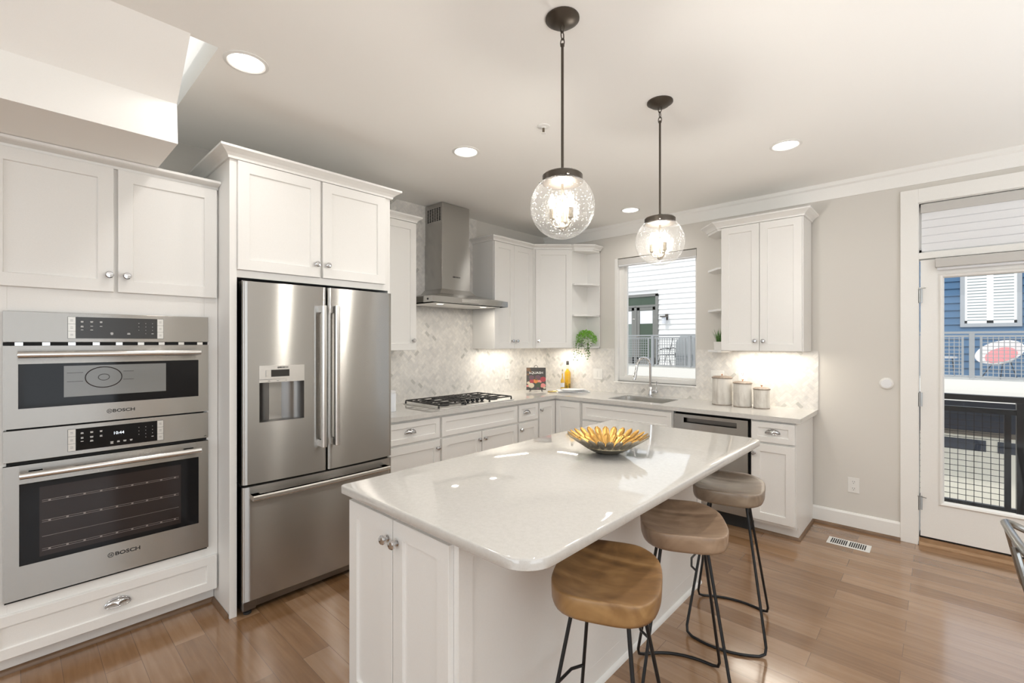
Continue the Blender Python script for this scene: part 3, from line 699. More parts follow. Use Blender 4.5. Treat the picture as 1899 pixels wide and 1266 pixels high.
t = thing('end_shelf', 'open white end shelf between window and the right wall cabinet', 'shelf', (2.1, -.15, 1.375))
foot = [(2.183, -.012), (2.018, -.012), (2.018, -.165), (2.153, -.315), (2.183, -.315)]
for z in (1.375, 1.735, 2.095): MB().prism(foot, z, z + .018).build('shelf_board', 'cab', t, bevel=.0015)
MB().prism(foot, 2.425, 2.445).build('top_board', 'cab', t)
MB().sweep([(2.018, -.012), (2.018, -.165), (2.153, -.315), (2.183, -.315)], CROWN(2.445, 2.50, .055), 1).build('crown_moulding', 'cab', t)

# range hood
t = thing('range_hood', 'stainless chimney range hood on the tiled wall', 'range hood', (.25, -1.667, 1.79))
cy0, cy1 = -1.828, -1.500
MB().box(.011, .262, cy0, cy1, 2.36, 2.735).build('upper_flue', 'steel', t, bevel=.001)
fl = MB().box(.011, .268, cy0 - .006, cy1 + .006, 1.93, 2.37).build('lower_flue', 'steel', t, bevel=.001)
m = MB()
for k in range(6):
    for j in range(9): m.box(.045 + k * .034, .068 + k * .034, cy0 - .0008, cy0 + .001, 2.575 + j * .0135, 2.584 + j * .0135)
m.build('vent_grille', 'dark', t)
hy0, hy1 = -2.122, -1.213
def rc(x0, x1, y0, y1, z): return [Vector((x0, y0, z)), Vector((x1, y0, z)), Vector((x1, y1, z)), Vector((x0, y1, z))]
MB().loops([rc(.011, .50, hy0, hy1, 1.800), rc(.011, .50, hy0, hy1, 1.852), rc(.011, .49, hy0 + .01, hy1 - .01, 1.854), rc(.011, .30, cy0 - .05, cy1 + .05, 1.905), rc(.011, .270, cy0 - .008, cy1 + .008, 1.948)]).build('canopy', 'steel', t)
MB().fbox(LW, -1.80, -1.60, 1.812, 1.842, .498, .503).build('control_panel', 'steel2', t, bevel=.001)
MB().lathe((.44, hy0, 1.826), (0, -1, 0), [(.009, 0), (.008, .004), (.001, .005)], 12).build('side_knob', 'blk', t, smooth=True)
for y in (-1.93, -1.41): MB().lathe((.36, y, 1.7965), (0, 0, 1), [(.03, 0), (.032, .005)], 20).build('lamp_lens', 'hoodlit', t)
MB().box(.05, .45, -2.06, -1.27, 1.797, 1.801).build('grease_filter', 'tray', t)
text('lettering', 'BOSCH', .018, (.2685, -1.655, 2.065), LW, 'ink', t, 1.25, .0003); sym(LW, -1.70, 2.065, .2685, .007, t)

# ---- base cabinets
ZT = .876
def toe(t, path): MB().sweep(path, [(0, 0), (.014, 0), (.012, .012), (.006, .02), (0, .022)], 1).build('shoe_moulding', 'shoe', t, smooth=True)
t = thing('base_cabinet', 'white base cabinet with one drawer beside the refrigerator', 'cabinet', (.3, -2.42, 0))
body(t, (.012, .61, -2.712, -2.136, .1, ZT), (.012, .535, -2.712, -2.136, 0, .1)); toe(t, [(.535, -2.712), (.535, -2.136)])
drawer(LW, -2.70, -2.146, .703, .860, .612, t, (-2.423, .790)); door(LW, -2.70, -2.146, .12, .685, .612, t, (-2.172, .624))
t = thing('base_cabinet', 'wide white base cabinet under the cooktop', 'cabinet', (.3, -1.67, 0))
body(t, (.012, .61, -2.134, -1.207, .1, ZT), (.012, .535, -2.134, -1.207, 0, .1)); toe(t, [(.535, -2.134), (.535, -1.207)])
drawer(LW, -2.124, -1.218, .703, .860, .612, t, None, 'false_drawer_front')
door(LW, -2.124, -1.686, .12, .685, .612, t, (-1.715, .622)); door(LW, -1.678, -1.218, .12, .685, .612, t, (-1.648, .622))
t = thing('base_cabinet', 'narrow white base cabinet with small drawer right of the cooktop', 'cabinet', (.3, -1.05, 0))
body(t, (.012, .61, -1.205, -.902, .1, ZT), (.012, .535, -1.205, -.902, 0, .1)); toe(t, [(.535, -1.205), (.535, -.902)])
drawer(LW, -1.195, -.913, .703, .860, .612, t, (-1.078, .788)); door(LW, -1.195, -.913, .12, .685, .612, t, (-1.172, .626))
t = thing('corner_base_cabinet', 'white corner base cabinet with folding door pair', 'cabinet', (.4, -.4, 0))
MB().prism([(.012, -.012), (.012, -.900), (.61, -.900), (.61, -.61), (.945, -.61), (.945, -.012)], .1, ZT).build('body', 'cab', t)
MB().prism([(.012, -.012), (.012, -.900), (.535, -.900), (.535, -.535), (.945, -.535), (.945, -.012)], 0, .1).build('toe_kick', 'cab', t)
door(LW, -.888, -.634, .12, .860, .612, t, (-.872, .786)); door(BW, .636, .935, .12, .860, .612, t)
t = thing('sink_cabinet', 'white base cabinet under the sink with false drawer front', 'cabinet', (1.42, -.3, 0))
body(t, (.950, .975, -.61, -.012, .1, ZT), (1.868, 1.890, -.61, -.012, .1, ZT), (.975, 1.868, -.61, -.012, .1, .12), (.975, 1.868, -.61, -.585, .12, ZT), (.950, 1.890, -.535, -.012, 0, .1))
drawer(BW, .965, 1.880, .703, .860, .612, t, None, 'false_drawer_front')
door(BW, .965, 1.419, .12, .685, .612, t, (1.39, .625)); door(BW, 1.425, 1.880, .12, .685, .612, t, (1.455, .625))
t = thing('base_cabinet', 'white base cabinet with one drawer at the right end of the counter', 'cabinet', (2.65, -.3, 0))
body(t, (2.504, 2.806, -.61, -.012, .1, ZT), (2.504, 2.806, -.535, -.012, 0, .1)); toe(t, [(2.504, -.535), (2.806, -.535), (2.806, -.012)])
drawer(BW, 2.513, 2.800, .716, .864, .612, t, (2.655, .798)); door(BW, 2.513, 2.800, .123, .700, .612, t, (2.531, .628))
# dishwasher
t = thing('dishwasher', 'stainless dishwasher with pocket handle under the counter', 'dishwasher', (2.2, -.3, 0))
MB().box(1.900, 2.495, -.58, -.02, .10, .868).build('body', 'dark', t)
dw = MB(); p0, p1, q0, q1 = 1.985, 2.405, .790, .832
for bx_ in ((1.902, p0, .115, .858), (p1, 2.486, .115, .858), (p0, p1, .115, q0), (p0, p1, q1, .858)): dw.fbox(BW, bx_[0], bx_[1], bx_[2], bx_[3], .585, .628)
dw = dw.build('door', 'steel', t)
MB().loops([[BW(a, b_, c_) for a, b_ in ((p0, q0), (p1, q0), (p1, q1), (p0, q1))] for c_ in (.627, .590)], False, True).build('pocket_handle', 'steeld', dw)
MB().box(1.905, 2.49, -.56, -.50, 0.0, .105).build('toe_panel', 'rubber', t)

# countertop with sink and cutouts
m = MB(); ce = .648; zc0, zc1 = .880, .914
SX0, SX1, SY0, SY1 = 1.185, 1.745, -.515, -.135
xe = 2.840
m.box(.010, ce, -2.712, -ce, zc0, zc1); m.box(.010, SX0, -ce, -.010, zc0, zc1); m.box(SX1, xe, -ce, -.010, zc0, zc1)
m.box(SX0, SX1, -ce, SY0, zc0, zc1); m.box(SX0, SX1, SY1, -.010, zc0, zc1)
bmj = m.build('countertop', 'quartz')
tag(bmj, 'white quartz L-shaped countertop along the two walls', 'countertop')
t = thing('sink', 'undermount stainless sink below the window', 'sink', ((SX0 + SX1) / 2, (SY0 + SY1) / 2, .70))
def rr(x0, x1, y0, y1, z, r, n=5):
    P = []
    for cx_, cy_, a0 in ((x1 - r, y1 - r, 0), (x0 + r, y1 - r, 90), (x0 + r, y0 + r, 180), (x1 - r, y0 + r, 270)):
        for k in range(n + 1): a = R(a0 + 90 * k / n); P.append(Vector((cx_ + r * math.cos(a), cy_ + r * math.sin(a), z)))
    return P
e = .004
MB().loops([rr(SX0 - .012, SX1 + .012, SY0 - .012, SY1 + .012, .8795, .03), rr(SX0 + e, SX1 - e, SY0 + e, SY1 - e, .8795, .04), rr(SX0 + e, SX1 - e, SY0 + e, SY1 - e, .905, .04), rr(SX0 + .007, SX1 - .007, SY0 + .007, SY1 - .007, .905, .04), rr(SX0 + .012, SX1 - .012, SY0 + .012, SY1 - .012, .72, .04), rr(SX0 + .05, SX1 - .05, SY0 + .05, SY1 - .05, .70, .04)], False, True).build('basin', 'steel2', t, smooth=True)
MB().lathe((1.465, -.32, .7005), (0, 0, 1), [(.045, 0), (.045, .003), (.03, .0035), (.02, .001)], 20).build('drain', 'chrome', t, smooth=True)
t = thing('faucet', 'chrome gooseneck faucet with side lever behind the sink', 'faucet', (1.42, -.085, .914))
MB().lathe((1.42, -.085, .914), (0, 0, 1), [(.028, 0), (.028, .006), (.024, .010), (.023, .075), (.019, .085), (.016, .10)], 24).build('base', 'chrome', t, smooth=True)
pth = [Vector((1.42, -.085, .99)), Vector((1.42, -.085, 1.22))]
for k in range(1, 11):
    a = math.pi * k / 11; pth.append(Vector((1.42, -.085 - .085 * (1 - math.cos(a)), 1.22 + .085 * math.sin(a))))
pth += [Vector((1.42, -.258, 1.20)), Vector((1.42, -.268, 1.16))]
rot = Matrix.Rotation(R(-24), 3, 'Z'); cc = Vector((1.42, -.085, 0))
pth = [cc + rot @ (p - cc) for p in pth]
MB().tube(pth, .0125, 14).build('spout', 'chrome', t, smooth=True)
d_ = (pth[-1] - pth[-2]).normalized()
MB().tube([pth[-1], pth[-1] + d_ * .012, pth[-1] + d_ * .055, pth[-1] + d_ * .075], [.0135, .017, .0175, .015], 14).build('spray_head', 'chrome', t, smooth=True)
MB().lathe((1.44, -.085, .965), (1, 0, 0), [(.014, 0), (.016, .005), (.016, .05), (.012, .056)], 16).tube([(1.485, -.085, .975), (1.487, -.086, 1.02), (1.486, -.088, 1.07)], .0035, 8).build('lever', 'chrome', t, smooth=True)

# cooktop
t = thing('gas_cooktop', 'stainless five-burner gas cooktop set in the counter', 'cooktop', (.33, -1.67, .914))
MB().box(.075, .595, -2.115, -1.225, .914, .922).build('tray', 'tray', t, bevel=.003)
def grate(y0, y1, x0=.10, x1=.565, cut=None):
    m = MB(); z = .948; r = .0055
    def bar(p, q, zz=z): m.tube([(p[0], p[1], zz), (q[0], q[1], zz)], r, 6)
    x1b = x1 if not cut else cut
    bar((x0, y0), (x1b, y0)); bar((x0, y1), (x1b, y1)); bar((x0, y0), (x0, y1)); bar((x1b, y0), (x1b, y1))
    for k in range(1, 4): bar((x0 + (x1b - x0) * k / 4, y0), (x0 + (x1b - x0) * k / 4, y1))
    cm = (y0 + y1) / 2; bar((x0, cm), (x1b, cm))
    for k in range(1, 9):
        xx = x0 + (x1b - x0) * k / 9
        for y in (y0, y1): m.tube([(xx, y, z - .002), (xx, y + (.05 if y == y0 else -.05), z + .008)], r * .95, 6)
    for x in (x0, x1b):
        for y in (y0, y1): m.lathe((x, y, .922), (0, 0, 1), [(.009, 0), (.006, .024)], 8)
    return m.build('grate', 'iron', t)
grate(-2.105, -1.815); grate(-1.80, -1.54, cut=.41); grate(-1.525, -1.235)
for (x, y, r_) in ((.21, -1.96, .04), (.45, -1.96, .034), (.26, -1.67, .055), (.21, -1.38, .034), (.45, -1.38, .04)):
    MB().lathe((x, y, .922), (0, 0, 1), [(r_ + .012, 0), (r_ + .012, .006), (r_, .008), (r_, .018), (r_ * .6, .022), (.001, .023)], 20).build('burner', 'iron', t, smooth=True)
for k in range(5):
    y = -1.782 + k * .057
    MB().lathe((.495, y, .922), (0, 0, 1), [(.019, 0), (.019, .004), (.010, .006), (.010, .014), (.020, .017), (.019, .036), (.012, .038)], 16).build('control_knob', 'blk', t, smooth=True)

# ================================================================== island
t = thing('kitchen_island', 'white island cabinet with doors on its near end', 'island', (2.19, -2.58, 0))
ix0, ix1, iy0, iy1 = 1.872, 2.494, -3.553, -1.62
body(t, (ix0, ix1, iy0, iy1, .1, .878), (ix0 + .05, ix1, iy0 + .06, iy1 - .05, 0, .1), bevel=.001)
MB().box(ix1, ix1 + .008, iy0 - .001, iy0 + .055, .02, .878).box(ix1, ix1 + .008, iy1 - .055, iy1, .02, .878).box(ix1, ix1 + .008, iy0 + .055, iy1 - .055, .80, .878).build('corner_stile', 'cab', t)
door(BW, 1.870, 2.171, .112, .851, -iy0 + .001, t, (2.146, .780)); door(BW, 2.176, 2.477, .112, .851, -iy0 + .001, t, (2.203, .780))
MB().sweep([(ix1, iy0), (ix1, iy1)], [(0, 0), (.014, 0), (.012, .012), (.006, .02), (0, .022)], 1).build('shoe_moulding', 'cab', t, smooth=True)
m = MB()
X0, X1, Y0, Y1, RC = 1.859, 2.826, -3.6055, -1.566, .10
def ctop(z, i):
    P = []
    for cx_, cy_, a0, r_ in ((X1 - i, Y1 - i, 0, .06), (X0 + i, Y1 - i, 90, .008), (X0 + i, Y0 + i, 180, .012), (X1 - i, Y0 + i, 270, RC)):
        sx_ = -1 if cx_ > 2.3 else 1; sy_ = -1 if cy_ > -2.5 else 1
        for k in range(9): a = R(a0 + 90 * k / 8); P.append(Vector((cx_ + sx_ * r_ + r_ * math.cos(a), cy_ + sy_ * r_ + r_ * math.sin(a), z)))
    return P
m.loops([ctop(.880, .004), ctop(.884, 0), ctop(.909, 0), ctop(.9125, .0015), ctop(.914, .005)])
tag(m.build('island_countertop', 'quartz', smooth=True, ang=50), 'white quartz top of the kitchen island with rounded corners', 'countertop')

# bowl
t = thing('petal_bowl', 'gold and silver bowl of layered petals on the island', 'bowl', (2.345, -2.44, .914))
bx, by = 2.345, -2.44
MB().lathe((bx, by, .914), (0, 0, 1), [(.001, 0), (.05, 0), (.085, .012), (.125, .035), (.122, .039), (.083, .017), (.05, .006), (.001, .005)], 32, False).build('dish', 'silv', t, smooth=True)
def petals(n, r0, r1, z0, z1, wd, ph):
    m = MB()
    for k in range(n):
        a = 2 * math.pi * (k + ph) / n; ca, sa = math.cos(a), math.sin(a); g = []
        nu, nv = 8, 6
        for side in (0, 1):
            for i in range(nu + 1):
                s_ = i / nu; r_ = r0 + (r1 - r0) * s_; z_ = z0 + (z1 - z0) * (s_ ** 1.25)
                hw = wd * (.62 + .38 * s_) * math.sqrt(max(.02, 1 - max(0, (s_ - .72) / .28) ** 2))
                for j in range(nv + 1):
                    q_ = (j / nv * 2 - 1); w_ = hw * q_
                    zz = z_ + .006 * q_ * q_ * (1 if s_ > .05 else 0) + (.0025 if side == 0 else 0)
                    g.append(Vector((bx + ca * r_ - sa * w_, by + sa * r_ + ca * w_, .914 + zz)))
        S = (nu + 1) * (nv + 1); W_ = nv + 1
        m.cur = 0
        fs = [(i * W_ + j, i * W_ + j + 1, (i + 1) * W_ + j + 1, (i + 1) * W_ + j) for i in range(nu) for j in range(nv)]
        kk = len(m.v); m.v += g
        for f_ in fs: m.f.append([kk + q for q in f_]); m.mi.append(0)
        for f_ in fs: m.f.append([kk + S + q for q in reversed(f_)]); m.mi.append(1)
        ed = [i * W_ for i in range(nu + 1)] + [nu * W_ + j for j in range(1, W_)] + [i * W_ + nv for i in range(nu - 1, -1, -1)]
        for p_, q_ in zip(ed, ed[1:]): m.f.append([kk + p_, kk + q_, kk + S + q_, kk + S + p_]); m.mi.append(1)
    return m
petals(26, .07, .202, .012, .088, .0205, 0).build('outer_petals', ['gold', 'silv'], t, smooth=True)
petals(22, .05, .155, .009, .058, .019, .5).build('inner_petals', ['gold', 'silv'], t, smooth=True, label='shorter inner ring of gold petals')

# jar half hidden by the refrigerator
t = thing('jar', 'pale grey jar on the counter, mostly hidden behind the refrigerator edge', 'jar', (.36, -2.435, .914))
MB().lathe((.36, -2.435, .914), (0, 0, 1), [(.047, 0), (.05, .004), (.05, .135), (.044, .145)], 28).build('body', 'label', t, smooth=True)
MB().lathe((.36, -2.435, 1.059), (0, 0, 1), [(.046, 0), (.047, .003), (.047, .016), (.04, .02)], 28).build('lid', 'linen', t, smooth=True)
# canisters
def canister(x, y, r, hb, label):
    t = thing('canister', label, 'canister', (x, y, .914), group='wooden canisters on the counter')
    MB().lathe((x, y, .914), (0, 0, 1), [(r * .97, 0), (r, .004), (r, hb)], 32).build('body', 'wash', t, smooth=True)
    MB().lathe((x, y, .914), (0, 0, 1), [(r + .002, .001), (r + .002, .006)], 32).build('base_band', 'lid', t)
    l_ = MB().lathe((x, y, .914 + hb), (0, 0, 1), [(r + .005, 0), (r + .006, .008), (r * .9, .017), (.001, .020)], 32).build('lid', 'lid', t, smooth=True)
    MB().lathe((x, y, .914 + hb + .018), (0, 0, 1), [(.004, 0), (.003, .008), (.008, .014), (.007, .018), (.001, .019)], 14).build('knob', 'copper', l_, smooth=True, label='small copper knob')
canister(2.155, -.205, .080, .232, 'tallest of the three whitewashed wooden canisters, nearest the window')
canister(2.330, -.225, .070, .196, 'middle whitewashed wooden canister between the tall and the short one')
canister(2.478, -.222, .060, .155, 'shortest whitewashed wooden canister, nearest the counter end')

# cookbook on easel
bo = Vector((.262, -.50, .914)); ub = Vector((.757, .653, 0)); nb = Vector((.653, -.757, 0))
tl = R(14)
class TF(Fr):
    def __call__(s, a, b_, c): return s.o + s.u * a + (Vector((0, 0, 1)) * math.cos(tl) - s.n * math.sin(tl)) * b_ + (s.n * math.cos(tl) + Vector((0, 0, 1)) * math.sin(tl)) * c
BF = TF(bo + Vector((0, 0, .022)) + nb * .03, ub, nb)
t = thing('cookbook', 'dark cookbook with vegetables on its cover, on a small easel', 'book', tuple(bo))
MB().fbox(BF, -.105, .105, 0, .245, -.012, 0).build('pages', 'label', t)
cv = MB(); cv.fbox(BF, -.108, .108, -.002, .248, 0, .0025).fbox(BF, -.108, .108, -.002, .248, -.0145, -.012)
M['bookc'] = plain('book_cover', (.055, .05, .045), .4)
for nm, c_ in (('veg_red', (.36, .05, .06)), ('veg_orange', (.62, .22, .06)), ('veg_pink', (.66, .24, .22)), ('veg_cream', (.55, .48, .36)), ('veg_plum', (.13, .07, .09)), ('veg_brown', (.16, .09, .05)), ('veg_green', (.05, .07, .04))): M[nm] = plain(nm, c_, .5)
cv = cv.build('cover', 'bookc', t)
pic = MB(); mats = ['veg_red', 'veg_orange', 'veg_pink', 'veg_cream', 'veg_plum', 'veg_brown', 'veg_green']
blobs = [(-.045, .095, .028, 0), (0, .095, .030, 1), (.04, .09, .022, 2), (.078, .115, .034, 0), (-.085, .075, .018, 3), (-.055, .045, .034, 3), (-.095, .04, .014, 2), (.03, .05, .038, 6), (.075, .045, .030, 2), (.02, .135, .032, 4), (-.05, .135, .030, 4), (-.085, .225, .025, 5), (-.06, .20, .012, 5), (-.09, .17, .014, 5), (.092, .02, .014, 3), (.02, .012, .016, 4), (.0, .115, .014, 5)]
for k_, (a, b_, r_, c_) in enumerate(blobs):
    pic.cur = c_; n_ = 14
    pic.loops([[BF(max(-.107, min(.107, a + r_ * q_ * math.cos(2 * math.pi * i / n_))), max(.0, b_ + r_ * q_ * .85 * math.sin(2 * math.pi * i / n_)), h_ + .0002 * k_) for i in range(n_)] for q_, h_ in ((1, .0024), (1, .0030), (.6, .0034))], False, True)
pic.build('cover_picture', mats, cv)
tx = text('cover_title', 'SQUASH', .036, (0, 0, 0), Fr((0, 0, 0), (1, 0, 0), (0, -1, 0)), 'legend', cv, 1.15, .0004)
off = Vector(t.location)
for v_ in tx.data.vertices:
    p = Vector(v_.co) + off; v_.co = BF(p.x, .188 + p.z, .0035 - p.y) - off
t = thing('book_easel', 'small black wire easel holding the cookbook', 'easel', tuple(bo))
m = MB()
m.tube([BF(-.022, .235, -.018), BF(-.018, .268, -.018), BF(0, .280, -.018), BF(.018, .268, -.018), BF(.022, .235, -.018)], .003, 6)
for s_ in (-1, 1):
    m.tube([BF(s_ * .022, .24, -.018), BF(s_ * .06, .0, -.018), Vector(BF(s_ * .064, -.02, -.018))], .003, 6)
m.tube([BF(0, .22, -.021), bo + Vector((0, 0, .003)) - nb * .10], .003, 6)
m.build('frame', 'blk', t, smooth=True)
for s_ in (-1, 1):
    MB().tube([BF(s_ * .06, .0, -.018), BF(s_ * .062, -.006, .004), BF(s_ * .064, -.004, .020), BF(s_ * .066, .018, .024), BF(s_ * .070, .022, .014)], .003, 6).tube([BF(s_ * .061, -.004, -.002), BF(s_ * .075, -.021, .012)], .003, 6).build('ledge_hook', 'blk', t, smooth=True)

# oil bottles
t = thing('oil_bottle', 'tall square bottle of golden oil with herbs and dark stopper', 'bottle', (.385, -.075, .914))
bxo, byo = .385, -.075
def sq(h, r_): return rr(bxo - h, bxo + h, byo - h, byo + h, r_, h * .3, 4)
MB().loops([sq(.027, .914), sq(.029, .918), sq(.029, 1.105), sq(.022, 1.125), sq(.013, 1.14), sq(.012, 1.20)], True, False).build('glass', 'bottle', t, smooth=True)
MB().loops([sq(.0265, .919), sq(.0265, 1.104), sq(.020, 1.124), sq(.011, 1.138), sq(.010, 1.150)]).build('oil', 'oil', t, smooth=True)
MB().lathe((bxo, byo, 1.198), (0, 0, 1), [(.014, 0), (.016, .004), (.016, .038), (.013, .045)], 16).build('stopper', 'cork', t, smooth=True)
m = MB()
for k in range(9):
    x_ = bxo + random.uniform(-.02, .02); m.tube([(x_, byo - .0272, .922 + random.uniform(0, .02)), (x_ + random.uniform(-.012, .012), byo - .0275, .955 + random.uniform(0, .04))], .0018, 5)
    m.tube([(bxo + .0275, byo + random.uniform(-.02, .02), .922), (bxo + .0278, byo + random.uniform(-.02, .02), .95 + random.uniform(0, .04))], .0018, 5)
m.build('herbs', 'herb', t)
t = thing('oil_bottle', 'small bottle of yellow oil with paper label, left of the tall one', 'bottle', (.378, -.165, .914))
MB().lathe((.378, -.165, .914), (0, 0, 1), [(.021, 0), (.022, .004), (.022, .11), (.010, .135), (.008, .15), (.008, .215)], 20, True).build('glass', 'bottle', t, smooth=True)
MB().lathe((.378, -.165, .917), (0, 0, 1), [(.0195, 0), (.0195, .106), (.008, .130), (.0065, .147), (.0065, .185), (.001, .186)], 20).build('oil', 'oil', t, smooth=True)
MB().lathe((.378, -.165, 1.127), (0, 0, 1), [(.0085, 0), (.0085, .022), (.001, .023)], 14).build('cap', 'silv', t, smooth=True)
MB().lathe((.378, -.165, .945), (0, 0, 1), [(.0225, 0), (.0225, .05)], 20, False).build('paper_label', 'label', t, smooth=True)
# towel + utensil
t = thing('dish_towel', 'folded pale grey dish towel lying on the counter corner', 'towel', (.60, -.30, .914))
m = MB(); tu = Vector((.66, .75, 0)).normalized(); tv = Vector((.75, -.66, 0)).normalized(); tc = Vector((.585, -.285, .914))
def sheet(mb, a0, a1, b0, b1, z, amp, th=.004, seed=0):
    nx, ny = 16, 10; rnd = random.Random(seed); top = []; bot = []
    for i in range(nx + 1):
        for j in range(ny + 1):
            a = a0 + (a1 - a0) * i / nx; b_ = b0 + (b1 - b0) * j / ny
            h = z + amp * (.5 + .5 * math.sin(a * 30 + b_ * 17 + seed)) * (.6 + .4 * rnd.random())
            p = tc + tu * a + tv * b_; top.append(p + Vector((0, 0, h + th))); bot.append(p + Vector((0, 0, h)))
    S = len(top); W_ = ny + 1; fs = []
    for i in range(nx):
        for j in range(ny):
            q_ = (i * W_ + j, i * W_ + j + 1, (i + 1) * W_ + j + 1, (i + 1) * W_ + j); fs.append(q_); fs.append(tuple(S + k for k in reversed(q_)))
    ed = [i * W_ for i in range(nx + 1)] + [nx * W_ + j for j in range(1, W_)] + [i * W_ + ny for i in range(nx - 1, -1, -1)] + [j for j in range(ny - 1, -1, -1)]
    for p_, q_ in zip(ed, ed[1:]): fs.append((p_, q_, S + q_, S + p_))
    mb.add(top + bot, fs)
sheet(m, -.17, .19, -.105, .105, .000, .004, .006, 1); sheet(m, -.15, .17, -.09, .095, .011, .006, .006, 2); sheet(m, -.10, .15, -.075, .085, .023, .006, .005, 3)
m.build('cloth', 'linen', t, smooth=True)
m = MB()
for k in range(3):
    m.tube([tc + tu * a_ + tv * (.108 - .012 * k * 0) + Vector((0, 0, .006 + .004 * k + .002 * math.sin(a_ * 60 + k))) for a_ in [-.17 + .02 * q for q in range(12)]], .0014, 5)
m.build('edge_stripe', 'linend', t)
t = MB(); t.tube([(.468, -.342, .922), (.415, -.478, .922), (.424, -.490, .922), (.436, -.488, .922), (.50, -.40, .922)], .006, 8)
tag(t.build('brass_tongs', 'brass', smooth=True), 'brass-coloured open tongs lying beside the dish towel', 'tongs')

# plants
t = thing('trailing_plant', 'bushy trailing green plant in white pot on the left end shelf', 'plant', (.70, -.15, 1.413))
px_, py_ = .705, -.15
MB().lathe((px_, py_, 1.413), (0, 0, 1), [(.045, 0), (.052, .06), (.055, .08), (.050, .08), (.046, .065), (.001, .06)], 20).build('pot', 'pot', t, smooth=True)
def leaf(m, p, d, up, ln, wd):
    d = d.normalized(); s_ = d.cross(up); s_ = (s_ if s_.length > 1e-3 else Vector((1, 0, 0))).normalized()
    n_ = s_.cross(d); m.add([p, p + d * ln * .45 + s_ * wd + n_ * wd * .3, p + d * ln, p + d * ln * .45 - s_ * wd + n_ * wd * .3], [(0, 1, 2), (0, 2, 3)])
rn = random.Random(3)
m = MB()
for k in range(900):
    a = rn.uniform(0, 2 * math.pi); ph = math.acos(rn.uniform(-.25, 1)); q_ = rn.uniform(.5, 1) ** .5
    d = Vector((math.cos(a) * math.sin(ph), math.sin(a) * math.sin(ph), math.cos(ph)))
    p = Vector((px_, py_ - .02, 1.478)) + Vector((d.x * .118, d.y * .105, d.z * .115)) * q_
    leaf(m, p, (d + Vector((rn.uniform(-.8, .8), rn.uniform(-.8, .8), rn.uniform(-.5, .9)))), Vector((rn.uniform(-1, 1), rn.uniform(-1, 1), 1)), rn.uniform(.012, .022), rn.uniform(.004, .007))
m.build('foliage', 'leaf', t)
m = MB()
for k in range(15):
    e_ = rn.uniform(0, 1); x_ = .655 + .14 * e_ + rn.uniform(-.01, .02); y_ = -.335 + .145 * e_ + rn.uniform(-.02, .005)
    z1_ = 1.47; z0_ = 1.47 - rn.uniform(.08, .21)
    pts = [Vector((x_ + .01 * math.sin(q + k), y_ + .008 * math.cos(q * 1.3 + k), z1_ + (z0_ - z1_) * q / 6)) for q in range(7)]
    m.tube([Vector((px_, py_, 1.49))] + pts, .0008, 4)
    for q in range(1, 7):
        for s_ in (0,): leaf(m, pts[q], Vector((rn.uniform(-1, 1), rn.uniform(-1, 1), rn.uniform(-.6, .3))), Vector((rn.uniform(-1, 1), -1, rn.uniform(0, 1))), .019, .0075)
m.build('trailing_stems', 'leafd', t, label='thin dark green stems hanging below the shelf')
t = thing('grass_plant', 'small spiky grass plant in square white pot on the right end shelf', 'plant', (2.105, -.13, 1.393))
MB().loops([[Vector((2.105 + sx_ * h_, -.13 + sy_ * h_, z_)) for sx_, sy_ in ((-1, -1), (1, -1), (1, 1), (-1, 1))] for z_, h_ in ((1.393, .032), (1.468, .036), (1.468, .031), (1.455, .031))]).build('pot', 'pot', t, bevel=.002)
m = MB()
for k in range(46):
    a = rn.uniform(0, 6.283); ln = rn.uniform(.08, .145); sp = rn.uniform(.1, .55); b0 = Vector((2.105 + rn.uniform(-.018, .018), -.13 + rn.uniform(-.018, .018), 1.456))
    d = Vector((math.cos(a) * sp, math.sin(a) * sp, 1)).normalized(); s_ = Vector((-math.sin(a), math.cos(a), 0)) * .003
    p1 = b0 + d * ln * .6; p2 = b0 + d * ln + Vector((math.cos(a), math.sin(a), -.3)) * .015 * sp
    m.add([b0 - s_, b0 + s_, p1 + s_ * .8, p1 - s_ * .8, p2], [(0, 1, 2, 3), (3, 2, 4)])
m.build('blades', 'leaf2', t)

